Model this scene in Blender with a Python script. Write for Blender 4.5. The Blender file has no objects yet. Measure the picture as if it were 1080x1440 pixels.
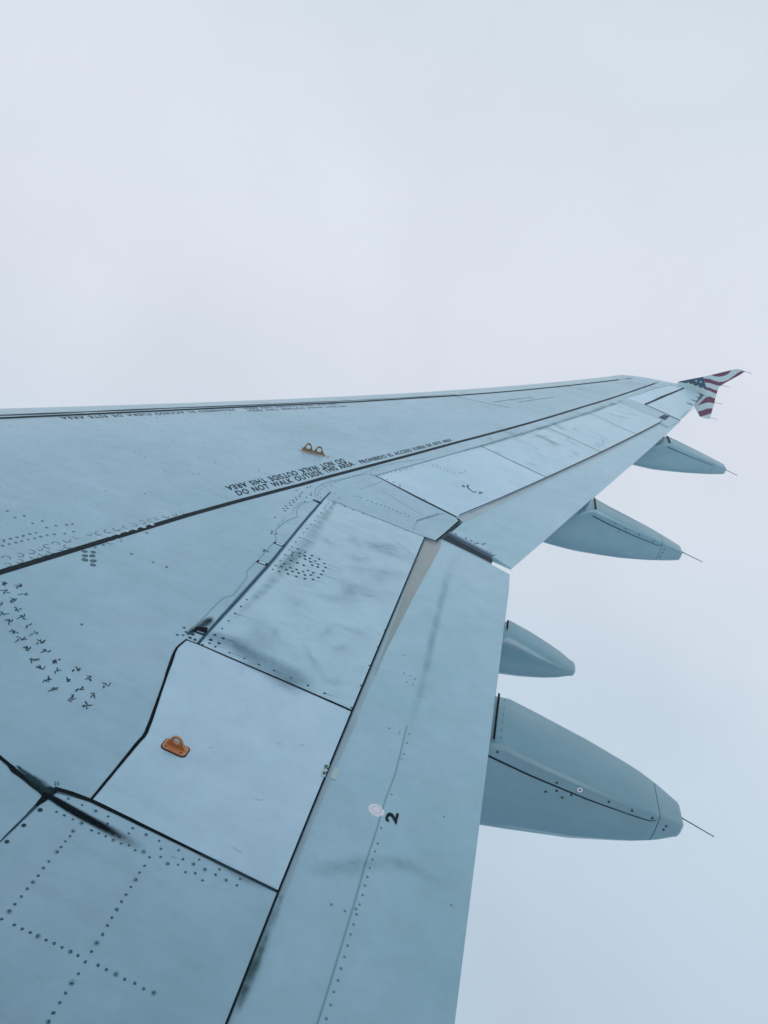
import bpy, bmesh, math, random
from mathutils import Vector, Matrix
rnd = random.Random(7)
sc = bpy.context.scene
COL = sc.collection
# ------------------------------------------------------------------ camera
cam = bpy.data.cameras.new('camera'); camo = bpy.data.objects.new('camera', cam); COL.objects.link(camo)
cam.sensor_fit = 'HORIZONTAL'; cam.sensor_width = 36; cam.lens = 36.0
cam.clip_start = .02; cam.clip_end = 2000
camo.matrix_world = (Matrix.Translation((6.7333, 1.7975, 1.9065)) @ Matrix.Rotation(math.radians(6.5333), 4, 'Z')
                     @ Matrix.Rotation(math.radians(76.1935), 4, 'X') @ Matrix.Rotation(math.radians(14.9883), 4, 'Z'))
sc.camera = camo
# ------------------------------------------------------------------ world: overcast, inside pale cloud
SUN_EL, SUN_AZ = math.radians(40), math.radians(170)
w = bpy.data.worlds.new('World'); sc.world = w; w.use_nodes = True
nt = w.node_tree; nt.nodes.clear(); N = nt.nodes.new; L = nt.links.new
out = N('ShaderNodeOutputWorld'); bg = N('ShaderNodeBackground'); bg2 = N('ShaderNodeBackground'); add = N('ShaderNodeMixShader'); add.inputs[0].default_value = .93
sky = N('ShaderNodeTexSky'); sky.sky_type = 'NISHITA'; sky.sun_disc = False; sky.sun_elevation = SUN_EL; sky.sun_rotation = SUN_AZ
L(sky.outputs[0], bg.inputs[0]); bg.inputs[1].default_value = .05
tc = N('ShaderNodeTexCoord'); sep = N('ShaderNodeSeparateXYZ'); L(tc.outputs['Generated'], sep.inputs[0])
rmp = N('ShaderNodeValToRGB'); mr = N('ShaderNodeMapRange'); mr.inputs[1].default_value = -1; mr.inputs[2].default_value = 1
nz0 = N('ShaderNodeTexNoise'); nz0.inputs['Scale'].default_value = 1.6; nz0.inputs['Detail'].default_value = 3; L(tc.outputs['Generated'], nz0.inputs['Vector'])
ma0 = N('ShaderNodeMath'); ma0.operation = 'MULTIPLY_ADD'; ma0.inputs[1].default_value = .22; L(nz0.outputs[0], ma0.inputs[0])
ma1 = N('ShaderNodeMath'); ma1.operation = 'ADD'; ma1.inputs[1].default_value = -.11; L(sep.outputs[2], ma1.inputs[0]); L(ma1.outputs[0], ma0.inputs[2])
L(ma0.outputs[0], mr.inputs[0]); L(mr.outputs[0], rmp.inputs[0])
els = rmp.color_ramp.elements
stops = [(.0, (.24, .36, .48)), (.15, (.46, .575, .69)), (.28, (.55, .66, .77)), (.38, (.65, .72, .81)), (.47, (.70, .74, .83)), (.58, (.71, .75, .84)), (.70, (.63, .71, .78)), (.85, (.45, .56, .63)), (1., (.36, .47, .54))]
els[0].position = stops[0][0]; els[0].color = (*stops[0][1], 1); els[1].position = stops[-1][0]; els[1].color = (*stops[-1][1], 1)
for p, c in stops[1:-1]:
    e = els.new(p); e.color = (*c, 1)
nz1 = N('ShaderNodeTexNoise'); nz1.inputs['Scale'].default_value = 3.2; nz1.inputs['Detail'].default_value = 4; nz1.inputs['Distortion'].default_value = .4; L(tc.outputs['Generated'], nz1.inputs['Vector'])
mr1 = N('ShaderNodeMapRange'); mr1.inputs[1].default_value = .3; mr1.inputs[2].default_value = .7; mr1.inputs[3].default_value = .955; mr1.inputs[4].default_value = 1.03
L(nz1.outputs[0], mr1.inputs[0])
vm = N('ShaderNodeVectorMath'); vm.operation = 'SCALE'; L(rmp.outputs[0], vm.inputs[0]); L(mr1.outputs[0], vm.inputs['Scale'])
L(vm.outputs[0], bg2.inputs[0]); bg2.inputs[1].default_value = 1.12
L(bg.outputs[0], add.inputs[1]); L(bg2.outputs[0], add.inputs[2]); L(add.outputs[0], out.inputs[0])
# ------------------------------------------------------------------ weak sun behind the cloud
sl = bpy.data.lights.new('sun', 'SUN'); sl.energy = 1.0; sl.angle = math.radians(55); sl.color = (1, .97, .93)
so = bpy.data.objects.new('sun', sl); COL.objects.link(so)
so.rotation_euler = (math.radians(90) - SUN_EL, 0, math.radians(180) - SUN_AZ)
vs = sc.view_settings; vs.view_transform = 'Standard'; vs.look = 'None'; vs.exposure = 0; vs.gamma = 1; vs.use_curve_mapping = False

sc.cycles.transparent_max_bounces = 48

# ------------------------------------------------------------------ wing surface (metres: x aft, y out along the wing, z up)
KY, ST, SLP = 6.5, .30473, .52261
def te(y): return 7.05 + max(0, y-KY)*ST
def le(y): return SLP*y + .12 + (.522-SLP)*6
def camb(t):
    t = min(max(t, 0), 1); s = math.sqrt(t)
    return .5*(.2969*s - .1260*t - .3516*t*t + .2843*t**3 - .1036*t**4)
def base(y): return .08834*y + .00113*y*y + .00219*max(0, y-5.28483)**2
def Zs(x, y):
    a, b = le(y), te(y)
    return base(y) + (b-a)*camb((x-a)/(b-a))
D = {
 'front':[(3.5981,5.4599),(3.8388,6.0065),(4.0708,6.5543),(4.3735,7.1948),(4.7929,8.0515),(5.3521,9.1128),(5.7191,9.8531),(6.1589,10.7068),(6.6043,11.5906),(7.0385,12.4636),(7.546,13.4854),(8.4167,15.2237)],
 'front2':[(3.5561,5.5072),(3.7927,6.0701),(4.03,6.6222),(4.3366,7.272),(4.7703,8.1158),(5.3339,9.1913),(6.1512,10.7776)],
 'main':[(3.5981,5.4599),(3.8388,6.0065),(4.0708,6.5543),(4.3735,7.1948),(4.7929,8.0515),(5.3521,9.1128),(5.7191,9.8531),(6.1589,10.7068),(6.6043,11.5906),(7.0385,12.4636),(7.546,13.4854),(8.4167,15.2237),(8.9375,16.1058),(9.2367,16.2705),(9.5576,16.5386),(8.8194,14.8159),(8.4239,13.8308),(8.4239,13.8308),(8.2773,13.3099),(7.7853,11.9737),(7.2375,10.5167),(7.0276,9.9563),(6.629,8.8819),(6.2613,7.9048),(5.992,7.1587),(6.3253,7.0319),(6.6308,6.9629),(6.66,6.9168),(6.5638,6.4422),(6.4886,6.4361),(6.1576,6.4401),(5.8198,6.4218),(5.8439,5.5503),(5.8513,5.2769),(5.8637,4.5376),(5.8658,4.439),(5.8167,4.4342),(5.8119,4.3521),(5.8472,4.2299),(5.9409,3.8824),(5.9512,3.5485),(5.8427,3.5294),(5.7497,3.5298),(5.6619,3.558),(5.2184,3.6682)],
 'fixed_te':[(8.2773,13.3099),(8.4239,13.8308),(8.7209,13.8301),(9.2457,13.6449),(8.9595,12.9306)],
 'spoiler_in':[(5.8198,6.4218),(6.1576,6.4401),(6.4895,6.4304),(6.51,4.4325),(5.8658,4.439),(5.8637,4.5376),(5.8513,5.2769),(5.8439,5.5503)],
 'panelB':[(5.8167,4.4342),(5.8658,4.439),(6.51,4.4325),(6.5239,3.533),(5.9512,3.5485),(5.9409,3.8824),(5.8472,4.2299),(5.8119,4.3521)],
 'panelC':[(5.8457,3.525),(5.9512,3.5485),(6.5239,3.533),(6.5333,3.1527),(6.5376,2.9423),(5.9252,2.7791),(5.8297,3.056),(5.8399,3.3213)],
 'panelD':[(5.2184,3.6682),(5.6619,3.558),(5.7529,3.5255),(5.8426,3.5231),(5.8399,3.3213),(5.8297,3.056),(5.5876,3.0477)],
 'sp0':[(5.992,7.1587),(6.629,8.8819),(7.2646,8.6898),(6.6346,6.9744)],
 'sp1':[(6.629,8.8819),(7.2375,10.5167),(7.8597,10.3099),(7.2646,8.6898)],
 'sp2':[(7.2375,10.5167),(7.7853,11.9737),(8.4023,11.7857),(7.8597,10.3099)],
 'sp3':[(7.7853,11.9737),(8.2773,13.3099),(8.9198,13.1961),(8.4023,11.7857)],
 'acc0':[(8.4239,13.8308),(8.8194,14.8159),(9.0731,14.8641),(8.722,13.8405)],
 'acc1':[(8.8194,14.8159),(9.5576,16.5386),(9.6992,16.4163),(9.0731,14.8641)],
 'aileron':[(8.7209,13.8301),(9.6963,16.3961),(9.9838,16.2973),(9.6862,15.1332),(9.2441,13.6342)],
 'dark_quad':[(8.8673,13.287),(8.9936,13.6259),(9.0845,13.6562),(8.9598,13.2644)],
 'tip':[(9.5576,16.5386),(9.6736,16.7079),(9.9994,16.3946),(9.6963,16.3961)],
 'flap_in':[(6.4689,6.4937),(6.6025,6.5352),(6.93,6.4808),(7.0599,6.4391),(7.0665,6.1994),(7.0512,3.4161),(7.0492,3.1135),(6.5315,2.9232),(6.5317,3.1638),(6.5221,3.5472),(6.5082,4.454)],
 'flap_out':[(6.6243,7.0457),(6.6878,6.9571),(6.6255,6.6865),(6.9545,6.5983),(7.0641,6.5492),(7.4721,7.9189),(8.1298,10.0771),(9.2578,13.6941),(8.9406,13.3266),(8.4191,11.9149),(7.8635,10.4036),(7.2677,8.7865)],
 'strip_in':[(6.4689,6.4937),(6.5988,6.494),(6.6005,6.379),(6.5616,5.5997),(6.5386,4.966),(6.5362,4.7197),(6.534,4.4684),(6.5411,4.4041),(6.5352,4.1745),(6.5352,4.0623),(6.5367,3.8568),(6.5378,3.7059),(6.5431,3.5413),(6.5274,3.5325),(6.5221,3.5472),(6.5082,4.454),(6.4884,6.4618)],
 'strip_in_bright':[(6.4956,6.4167),(6.5933,6.3966),(6.5616,5.5997),(6.5388,5.0144),(6.5283,4.9504),(6.5197,5.3821)],
 'strip_out':[(6.6355,6.9996),(6.6909,6.9747),(7.1036,8.1293),(7.2704,8.6022),(7.4318,9.0562),(7.8611,10.1981),(8.4606,11.8564),(8.9183,13.143),(8.9349,13.2803),(8.4138,11.8578),(7.8707,10.3857),(7.2683,8.7447)],
 'seal_B':[(5.8167,4.4404),(5.8121,4.3818),(5.816,4.3381),(5.8508,4.2116),(5.898,4.0457),(5.9411,3.8866),(5.9435,3.8366),(5.9472,3.6785),(5.9499,3.5507)],
 'seal_C':[(5.846,3.5377),(5.8934,3.5459),(5.9499,3.5507),(6.1117,3.5463),(6.3298,3.5392),(6.5235,3.5341)],
 'seal_D':[(5.3753,3.6267),(5.6602,3.5603),(5.7219,3.5376),(5.788,3.5226),(5.8424,3.5106)],
 'seal_D2':[(5.846,3.5377),(5.8449,3.488),(5.8428,3.46)],
 'seal_A':[(5.8167,4.4342),(5.8658,4.439),(6.0509,4.4356),(6.51,4.4325)],
 'hinge_A':[(5.8183,6.5621),(5.8164,6.4335),(5.8259,5.989),(5.8401,5.5967),(5.8504,5.3105),(5.857,4.9145),(5.8593,4.6545),(5.8612,4.5225),(5.8638,4.4434)],
 'te_A':[(6.4902,6.4274),(6.5028,5.0862),(6.5099,4.434),(6.5176,3.8849),(6.5237,3.534),(6.5332,3.1535),(6.5375,2.943)],
 'te_S':[(6.649,7.0296),(6.9353,7.7921),(7.265,8.6871),(7.8624,10.3087),(8.4021,11.779),(8.918,13.1782)],
 'cut0':[(5.992,7.1587),(6.3206,7.0584),(6.6346,6.9744)],
 'cut1':[(6.629,8.8819),(6.9519,8.7755),(7.2646,8.6898)],
 'cut2':[(7.2375,10.5167),(7.5521,10.4004),(7.8597,10.3099)],
 'cut3':[(7.7853,11.9737),(8.0955,11.8645),(8.4023,11.7857)],
 'cut4':[(8.2773,13.3099),(8.9198,13.1961)],
 'hingeline':[(5.992,7.1587),(6.2613,7.9048),(6.629,8.8819),(7.0276,9.9563),(7.2375,10.5167),(7.7853,11.9737),(8.2773,13.3099)],
 'A_top':[(5.8338,6.4235),(6.1602,6.4285),(6.4895,6.4304)],
 'ail_front':[(8.7209,13.8301),(9.1778,15.0412),(9.6944,16.3827)],
 'ail_in':[(8.7209,13.8301),(8.9646,13.7473),(9.2449,13.6396)],
 'kink_te':[(6.6599,6.9195),(6.6129,6.6781),(6.5637,6.4448),(6.522,6.4371),(6.4893,6.4331)],
 'line_top':[(4.9316,3.9833),(5.0305,4.3995),(5.1388,4.8222),(5.2265,5.1728),(5.3035,5.4837),(5.4189,5.8899),(5.5633,6.3624),(5.716,6.8255),(6.0086,7.6519),(6.3976,8.7425),(7.0114,10.3761),(7.7186,12.2815),(8.1831,13.4939),(8.7554,15.0113),(9.2713,16.3442)],
 'line_bot':[(4.9559,3.9565),(5.0548,4.367),(5.1624,4.7844),(5.2497,5.13),(5.3278,5.4332),(5.4426,5.8326),(5.5859,6.297),(5.7339,6.7645),(6.0235,7.5809),(6.4088,8.6542),(7.015,10.2818),(7.7159,12.19),(8.1767,13.3907),(8.7454,14.9056),(9.2602,16.251)],
 'thin_a':[(5.8127,6.4079),(5.7621,6.3917),(5.7299,6.4905),(5.7352,6.6328),(5.7928,6.8092),(5.9345,7.135),(5.9767,7.1331),(5.9866,7.1608)],
 'thin_b':[(5.7784,6.3027),(5.7497,6.257),(5.7349,6.1895),(5.738,6.0886),(5.7532,6.0333),(5.7785,5.9828),(5.762,5.9457),(5.7481,5.886),(5.7378,5.7088),(5.7578,5.6376),(5.781,5.6027),(5.7867,5.5351)],
 'thin_c':[(5.7848,5.5477),(5.7912,5.2946),(5.7913,5.1377),(5.8124,5.0914),(5.8258,4.8846),(5.8022,4.8329),(5.8018,4.6878),(5.8015,4.554)],
 'thin_d':[(5.9974,7.1473),(5.9538,7.1607),(5.9373,7.2089),(5.9416,7.2777),(5.9884,7.4166),(6.0883,7.6576),(6.2361,7.9478)],
 'thin_e':[(6.5436,6.9477),(6.4827,6.8128),(6.409,6.6412),(6.401,6.5581),(6.4083,6.4671)],
 'thin_f':[(6.2157,7.9011),(6.2673,7.8962),(6.2471,7.882)],
 'thin_g':[(3.9624,5.837),(4.2572,5.8068),(4.6225,5.7972),(4.9488,5.7673),(5.1172,5.7799)],
 'thin_h':[(6.1647,10.6539),(6.493,10.7127),(6.8221,10.8558)],
 'thin_i':[(7.4911,13.3579),(7.8623,13.4762)],
 'thin_j':[(8.5542,15.4443),(8.8539,15.4036),(9.0729,15.5004)],
 'thin_k':[(8.4194,13.8263),(8.82,14.7734),(8.8591,14.9442),(9.163,15.6618),(9.4849,16.3555)],
 'thin_l':[(7.0268,9.9792),(7.2326,10.5195),(7.2986,10.6761),(7.5043,11.2494),(7.7797,11.9758),(8.1861,13.0505),(8.3197,13.408)],
 'thin_m':[(8.2774,13.4811),(8.4539,13.5042),(8.6067,13.4375)],
 'flap_seam':[(6.7232,4.5142),(6.729,4.3734),(6.7336,4.21),(6.7264,4.0662),(6.7277,3.9317),(6.7245,3.7743),(6.7268,3.638),(6.7269,3.5023),(6.7265,3.3525),(6.7251,3.2217)],
 'flap_rib':[(6.7226,4.5138),(6.7237,4.644),(6.7193,4.8586),(6.7017,5.3534),(6.6883,5.9326),(6.6908,6.2572),(6.7341,6.5262)],
 'rail1':[(6.6216,6.6914),(6.7702,6.6513),(6.9408,6.6102)],
 'rail2':[(6.5879,6.5476),(6.7607,6.5206),(6.9263,6.4918)],
 'kink_end_out':[(6.6255,6.6865),(6.9545,6.5983),(7.0641,6.5492)],
 'kink_end_in':[(6.5913,6.4789),(6.9309,6.4695),(7.0601,6.4335)],
 'text_a':[(5.4131,5.9691),(5.8202,7.2195),(5.3673,6.0095),(5.7685,7.258)],
 'text_b':[(5.7013,7.2582),(5.2968,6.0268),(5.7541,7.2135),(5.3429,5.9909)],
 'text_c':[(5.8545,7.3027),(6.3747,8.735),(5.8126,7.3352),(6.3418,8.7725)],
 'text_d':[(4.6637,7.6906),(4.0152,6.3407),(4.7014,7.6561),(4.0645,6.3064)],
 'text_e':[(5.2182,8.8079),(4.7025,7.8088),(5.2515,8.7857),(4.737,7.7825)],
 'text_f':[(5.311,8.8217),(4.7518,7.7595),(5.3439,8.8004),(4.7874,7.7295)],
 'text_g':[(5.84,3.5465),(5.8517,3.5539),(5.8315,3.5575),(5.8432,3.5651)],
 'text_two':[(6.7833,3.9813),(6.7819,4.0338),(6.7435,3.9749),(6.7422,4.0226)],
 'text_tag':[(6.518,4.039),(6.5128,4.0901),(6.5037,4.0371),(6.499,4.0886)],
 'disc':[(6.7085,4.0049),(6.7324,4.011),(6.7119,3.9751)],
 'tagplate':[(6.4993,4.0944),(6.5141,4.0965),(6.516,4.03),(6.5003,4.0271)],
 'tagplate2':[(6.5285,4.1167),(6.5508,4.1119),(6.5512,4.0538),(6.5303,4.0551)],
 'brk1_plate':[(6.0103,3.8479),(6.0098,3.8966),(6.0906,3.8955),(6.0908,3.8459)],
 'brk2_ends':[(5.4042,7.129),(5.6249,7.1933)],
 'tabs':[(5.793,5.2705),(5.8472,5.2776),(5.7873,5.5387),(5.8439,5.5503)],
 'tab1':[(5.7905,5.2643),(5.7921,5.2924),(5.847,5.2967),(5.8458,5.2664)],
 'tab2':[(5.7836,5.5379),(5.7861,5.5608),(5.8452,5.5639),(5.8427,5.5365)],
 'slotbox':[(5.8079,4.5037),(5.8098,4.5475),(5.8466,4.5701),(5.8618,4.5288),(5.8606,4.505)],
 'slotlight':[(5.8226,4.52),(5.8519,4.5239),(5.853,4.5141),(5.825,4.5113)],
 'tab3':[(5.7639,6.32),(5.7725,6.3386),(5.8276,6.3296),(5.8273,6.2986)],
 'chip':[(5.7883,5.4136),(5.7946,5.4393)],
 'scrib':[(6.6037,7.6367),(6.7585,7.6376),(6.633,7.7018),(6.6434,7.6472),(6.6685,7.6151),(6.696,7.5983),(6.7145,7.6268)],
 'rv_C':[(5.9692,3.4389),(5.971,3.4198),(5.971,3.4001),(5.9717,3.381),(5.9717,3.362),(5.9727,3.3293),(5.9727,3.3055),(5.9744,3.2823),(5.975,3.2609),(5.9745,3.2384),(5.9764,3.2151),(5.9764,3.1931),(5.9772,3.1704),(5.9742,3.1485),(6.18,3.4326),(6.1796,3.4088),(6.1811,3.3847),(6.182,3.3608),(6.1822,3.3361),(6.184,3.313),(6.1845,3.2888),(6.1863,3.2642),(6.1871,3.2406),(6.1886,3.2163),(6.1896,3.1923),(6.1896,3.1692),(6.1904,3.1412),(6.1929,3.1112),(6.1923,3.0878),(6.1937,3.0631),(6.1952,3.0399),(6.1945,3.0175),(6.1963,2.9968),(6.0065,3.149),(6.027,3.148),(6.0477,3.1487),(6.0681,3.1477),(6.0883,3.1489),(6.1086,3.148),(6.1285,3.1476),(6.1497,3.1472),(6.1701,3.1479),(6.2188,3.1467),(6.2421,3.1461),(6.2654,3.1462),(6.2883,3.1447),(6.3116,3.1449),(6.3354,3.144),(6.3596,3.1447),(5.8978,3.4725),(5.9218,3.4726),(5.9473,3.4715),(5.9729,3.4715),(6.0074,3.4651),(6.0282,3.4646),(6.0491,3.4653),(6.0713,3.4636),(6.0934,3.465),(6.1142,3.4699),(6.1356,3.4637),(6.1572,3.4702),(6.1798,3.4628),(5.8985,3.5262),(5.9394,3.5259),(5.9808,3.526),(6.0197,3.5258),(6.0296,3.5048),(6.0391,3.4819),(6.0594,3.4811),(6.0792,3.481),(6.0947,3.5044),(6.0951,3.5245),(6.1352,3.5243),(6.175,3.5231),(6.1918,3.502),(6.2028,3.4792),(6.2285,3.4686),(6.2533,3.4788),(6.2803,3.4682),(6.3051,3.4785),(6.288,3.501),(6.2562,3.501),(6.2351,3.5222),(6.2954,3.5218),(6.3214,3.5009),(6.3305,3.4672),(6.3528,3.4997),(6.3571,3.5214),(6.3851,3.4981),(6.4165,3.4982),(6.4165,3.52)],
 'rv_Cbig':[(5.8595,3.4557),(5.856,3.3923),(5.8532,3.3297)],
 'stars':[(5.1012,4.3187),(5.154,4.3405),(5.1446,4.2806),(5.2006,4.3074),(5.197,4.2455),(5.1877,4.1951),(5.2442,4.2099),(5.2264,4.1573),(5.2891,4.1779),(5.2752,4.1236),(5.3345,4.1466),(5.3205,4.0907),(5.3802,4.1141),(5.3651,4.0591),(5.4231,4.0827),(5.4127,4.0244),(5.4692,4.0513),(5.4627,3.9909),(5.5247,4.032),(5.5113,3.9585),(5.5557,3.981),(5.6024,4.0245),(5.5599,3.9228),(5.6094,3.9542),(5.6625,4.0166),(5.6082,3.8928),(5.667,3.9449),(5.724,4.0117),(5.668,3.8854),(5.7206,3.9484),(5.7262,3.8896)],
 'rv_main':[(5.7726,4.5055),(5.7909,4.4836),(5.7922,4.4565),(5.7743,4.4429),(5.4686,4.2709),(5.4321,4.8929),(5.4959,4.8977),(4.8904,4.6116),(4.8992,4.6414),(4.9091,4.6704),(4.9173,4.7025),(4.9261,4.7334),(4.9365,4.7615),(4.9162,4.5682),(4.9247,4.5989),(4.9351,4.6277),(4.9425,4.6558),(4.9523,4.6868),(4.9627,4.7142),(4.9701,4.7456),(4.9799,4.7777),(4.9956,4.8068),(5.0229,4.8439),(5.0377,4.8899),(4.9374,4.8365),(4.9527,4.884),(4.9793,4.9267),(4.9926,4.9521),(5.273,5.1325),(5.3263,4.8907),(5.4324,4.8936),(5.4962,4.8977),(4.79,4.8222),(4.804,4.8675),(4.8722,4.8295),(4.8866,4.8795),(4.7274,4.8548),(5.1844,4.8282),(5.1958,4.8752)],
 'rv_oval':[(4.9886,4.4919),(5.0099,4.5484),(5.0233,4.6022),(5.0318,4.6477),(5.0413,4.6908),(5.0502,4.7363),(5.0654,4.7942),(5.0767,4.8516),(5.0261,4.4484),(5.0382,4.5038),(5.059,4.5717),(5.0679,4.6185),(5.0796,4.6606),(5.0885,4.7071),(5.0983,4.7487),(5.0946,4.9202),(5.1224,4.9557),(5.139,5.0071),(5.155,5.0586),(5.1713,5.1087),(5.1876,5.1623),(5.2018,5.2171),(5.2193,5.2712),(5.2051,4.9158),(5.2181,4.9662),(5.2324,5.3181),(5.2496,5.3734),(5.2667,5.4295),(5.2859,5.4796)],
 'rv_dkoval':[(5.1724,4.7637),(5.1932,4.7305),(5.2125,4.6969),(5.201,4.7846),(5.2197,4.7513),(5.2407,4.7172),(5.2602,4.6827)],
 'rv_online':[(5.1483,4.9172),(5.1649,4.9723),(5.1819,5.0214),(5.1956,5.0752),(5.213,5.1263),(5.2303,5.178),(5.2465,5.2321)],
 'rv_up':[(5.638,6.3778),(5.6779,6.38),(5.6779,6.3377),(5.6862,6.3026),(5.6733,6.2577),(5.6754,6.2001),(5.687,6.2346),(5.674,6.1434),(5.6903,6.1753),(5.6713,6.073),(5.691,6.1161),(5.6729,6.0243),(5.6905,6.0495),(5.6919,6.0031),(5.7242,6.42),(5.7336,6.3877),(5.7238,6.3255),(5.737,6.2511),(5.6779,5.8636),(5.7304,5.6688),(5.7377,5.6412),(5.7569,5.6628),(5.6756,6.4986),(5.6871,6.5269)],
 'rv_small':[(5.752,6.535),(5.7554,6.5028),(5.7587,6.4749),(5.7624,6.4476),(5.7675,6.4266),(5.7912,6.421),(5.7748,6.4698),(5.7448,6.6232),(5.7635,6.604),(5.7536,6.5614),(5.7569,6.6483),(5.7734,6.6367),(5.7779,6.6886),(5.7873,6.334),(5.7874,6.3646),(5.8075,6.3389),(5.7294,6.216),(5.7232,6.1886),(5.7217,6.1636),(5.7225,6.1357),(5.7228,6.1076),(5.724,6.0809),(5.7278,6.0484),(5.7358,6.0123),(5.7264,5.8914),(5.7271,5.8648),(5.7283,5.8373),(5.7288,5.796),(5.7312,5.7658),(5.7728,6.6964),(5.7911,6.7648),(5.8131,6.823),(5.8296,6.8686),(5.8457,6.9173),(5.8645,6.9764),(5.8844,7.034),(5.9066,7.085),(5.9304,7.1316),(5.9575,7.145),(5.887,6.8346),(5.9065,6.8896),(5.9265,6.9456),(5.948,6.9976),(5.9693,7.053),(5.9917,7.1068),(5.7895,6.6711),(5.8032,6.6725),(5.798,6.5779),(5.8139,6.5392),(5.8478,6.5649),(5.8829,6.5217),(5.899,6.5129),(5.7822,6.7292),(5.7892,6.7513),(5.7962,6.7736),(5.8033,6.796),(5.8105,6.8185),(5.8177,6.8413),(5.825,6.8642),(5.8323,6.8873),(5.8397,6.9106),(5.8471,6.934),(5.8547,6.9576),(5.8622,6.9814),(5.8699,7.0054),(5.8776,7.0295),(5.8853,7.0539),(5.8932,7.0784),(5.9011,7.1031),(5.909,7.1281),(5.9171,7.1532),(5.9252,7.1785),(5.9696,6.8118),(5.9771,6.8358),(5.9846,6.86),(5.9922,6.8844),(5.9998,6.909),(6.0076,6.9337),(6.0154,6.9587),(6.0232,6.9839),(6.0312,7.0093),(6.0392,7.0349),(6.0472,7.0607),(6.0554,7.0867),(6.1087,6.9171),(6.1273,6.9076),(6.1457,6.8983),(6.1641,6.889),(6.1825,6.8797),(6.2007,6.8706),(6.2189,6.8615),(6.237,6.8525),(6.255,6.8436),(6.273,6.8348),(6.2908,6.826),(6.3087,6.8173),(6.3264,6.8087),(6.3441,6.8001),(6.3617,6.7916),(6.3792,6.7832),(6.3967,6.7749),(6.4141,6.7666)],
 'rv_wedge':[(5.9826,6.6662),(6.0072,6.661),(6.0527,6.6577),(6.0837,6.6602),(6.1149,6.6577),(6.1424,6.6673),(6.1712,6.6675),(6.2006,6.6687),(6.2281,6.6703),(6.2577,6.6613),(6.2828,6.6606),(6.3096,6.68),(6.339,6.6712),(5.9647,6.6453),(6.3994,6.6433),(6.4066,6.6601),(6.4138,6.6769),(6.421,6.6938),(6.4283,6.7108),(6.4356,6.728),(6.443,6.7452),(6.4504,6.7625),(6.4579,6.7799),(6.4654,6.7975),(6.4729,6.8151),(6.4805,6.8328),(6.4882,6.8506),(6.4959,6.8686),(6.5036,6.8866),(6.5114,6.9048)],
 'rv_A':[(5.9096,5.5825),(5.9515,5.575),(5.902,5.5218),(5.9327,5.5407),(5.9073,5.4873),(5.9648,5.5333),(5.9933,5.5706),(5.9444,5.5033),(5.9946,5.5292),(5.9763,5.5003),(6.0365,5.5626),(6.0265,5.5234),(6.0087,5.494),(5.9244,5.4229),(5.9585,5.4256),(5.9918,5.4275),(6.0272,5.4656),(6.0495,5.502),(6.0732,5.5388),(5.9087,5.3594),(5.9073,5.3207),(5.946,5.344),(5.9776,5.3537),(6.0566,5.4698),(6.092,5.4973),(5.9681,5.3164),(6.0119,5.3586),(6.0269,5.3903),(5.9369,5.3095),(5.9157,5.263),(5.9582,5.273),(5.9978,5.3255),(6.0295,5.3316),(6.0538,5.355),(6.0567,5.3879),(6.0926,5.4513),(6.0947,5.4065),(5.9997,5.282),(6.0415,5.2937),(6.0764,5.3202),(6.0935,5.3618),(5.8909,4.541),(5.927,4.5415),(5.892,4.4983),(5.9274,4.4985)],
 'rv_Asmall':[(5.8787,5.4596),(5.8797,5.3075),(5.8832,5.2583),(5.866,6.1727),(5.8669,6.1004),(5.8685,6.0276),(5.8688,5.9536),(5.8702,5.8783),(5.8712,5.8031),(5.8721,5.7271),(5.8748,5.6527),(5.8782,5.5771),(5.8777,5.5336),(5.8799,5.3802),(5.8579,6.3676),(5.8567,6.3183),(5.8631,6.2813),(5.8618,6.2545),(5.8928,6.3649),(5.8921,6.3188),(5.8873,6.4001),(5.9244,6.4381),(5.9538,6.4145),(6.0143,6.4099),(6.0792,6.4114),(5.8895,4.8938),(5.8913,4.8207),(5.8924,4.7483),(5.8939,4.6769),(5.8955,4.604),(5.8972,4.473),(5.9256,4.4663),(5.8803,4.4471),(5.986,4.4672),(6.0481,4.4698),(6.1093,4.4705),(6.1725,4.4729),(6.2448,4.4709),(6.316,4.471),(6.387,4.4669),(6.0139,6.4111),(6.0773,6.4136),(6.1403,6.4214),(6.2159,6.4287),(6.2926,6.422),(6.3647,6.4239),(6.5043,4.4502),(6.5021,4.6164),(6.5008,4.7827),(6.5008,4.9529),(6.4979,5.1218)],
 'rv_hingebox':[(5.8199,4.4856),(5.8214,4.4575),(5.8426,4.4576)],
 'rv_S1':[(6.0783,7.1704),(6.1306,7.1622),(6.1802,7.1514),(6.1883,7.1262),(6.155,7.5366),(6.1276,7.4586),(6.1941,7.6042),(6.3834,7.0671),(6.3232,7.8626),(6.3855,7.8577),(6.4471,7.8566),(6.505,7.8662),(6.5409,7.911),(6.5744,8.0091),(6.4264,8.1338),(6.3548,7.8759),(6.4189,7.8585),(6.4744,7.8612),(6.5597,7.9419),(6.0164,7.1978),(6.0357,7.249),(6.0553,7.3011),(6.0753,7.354),(6.0956,7.4077),(6.1162,7.4623),(6.1373,7.5178),(6.1587,7.5741),(6.1804,7.6314)],
 'rv_flapout':[(6.6654,6.7145),(6.6885,6.6951),(6.7063,6.6817),(6.7371,6.7142),(6.7299,6.669),(6.7706,6.6652),(6.7765,6.7123),(6.8044,6.6914),(6.7938,6.6528),(6.8202,6.7172),(6.8322,6.6562),(6.8541,6.734),(6.8681,6.758),(6.8706,6.6508),(6.8938,6.6515),(6.9149,6.643),(6.941,6.6345)],
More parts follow.
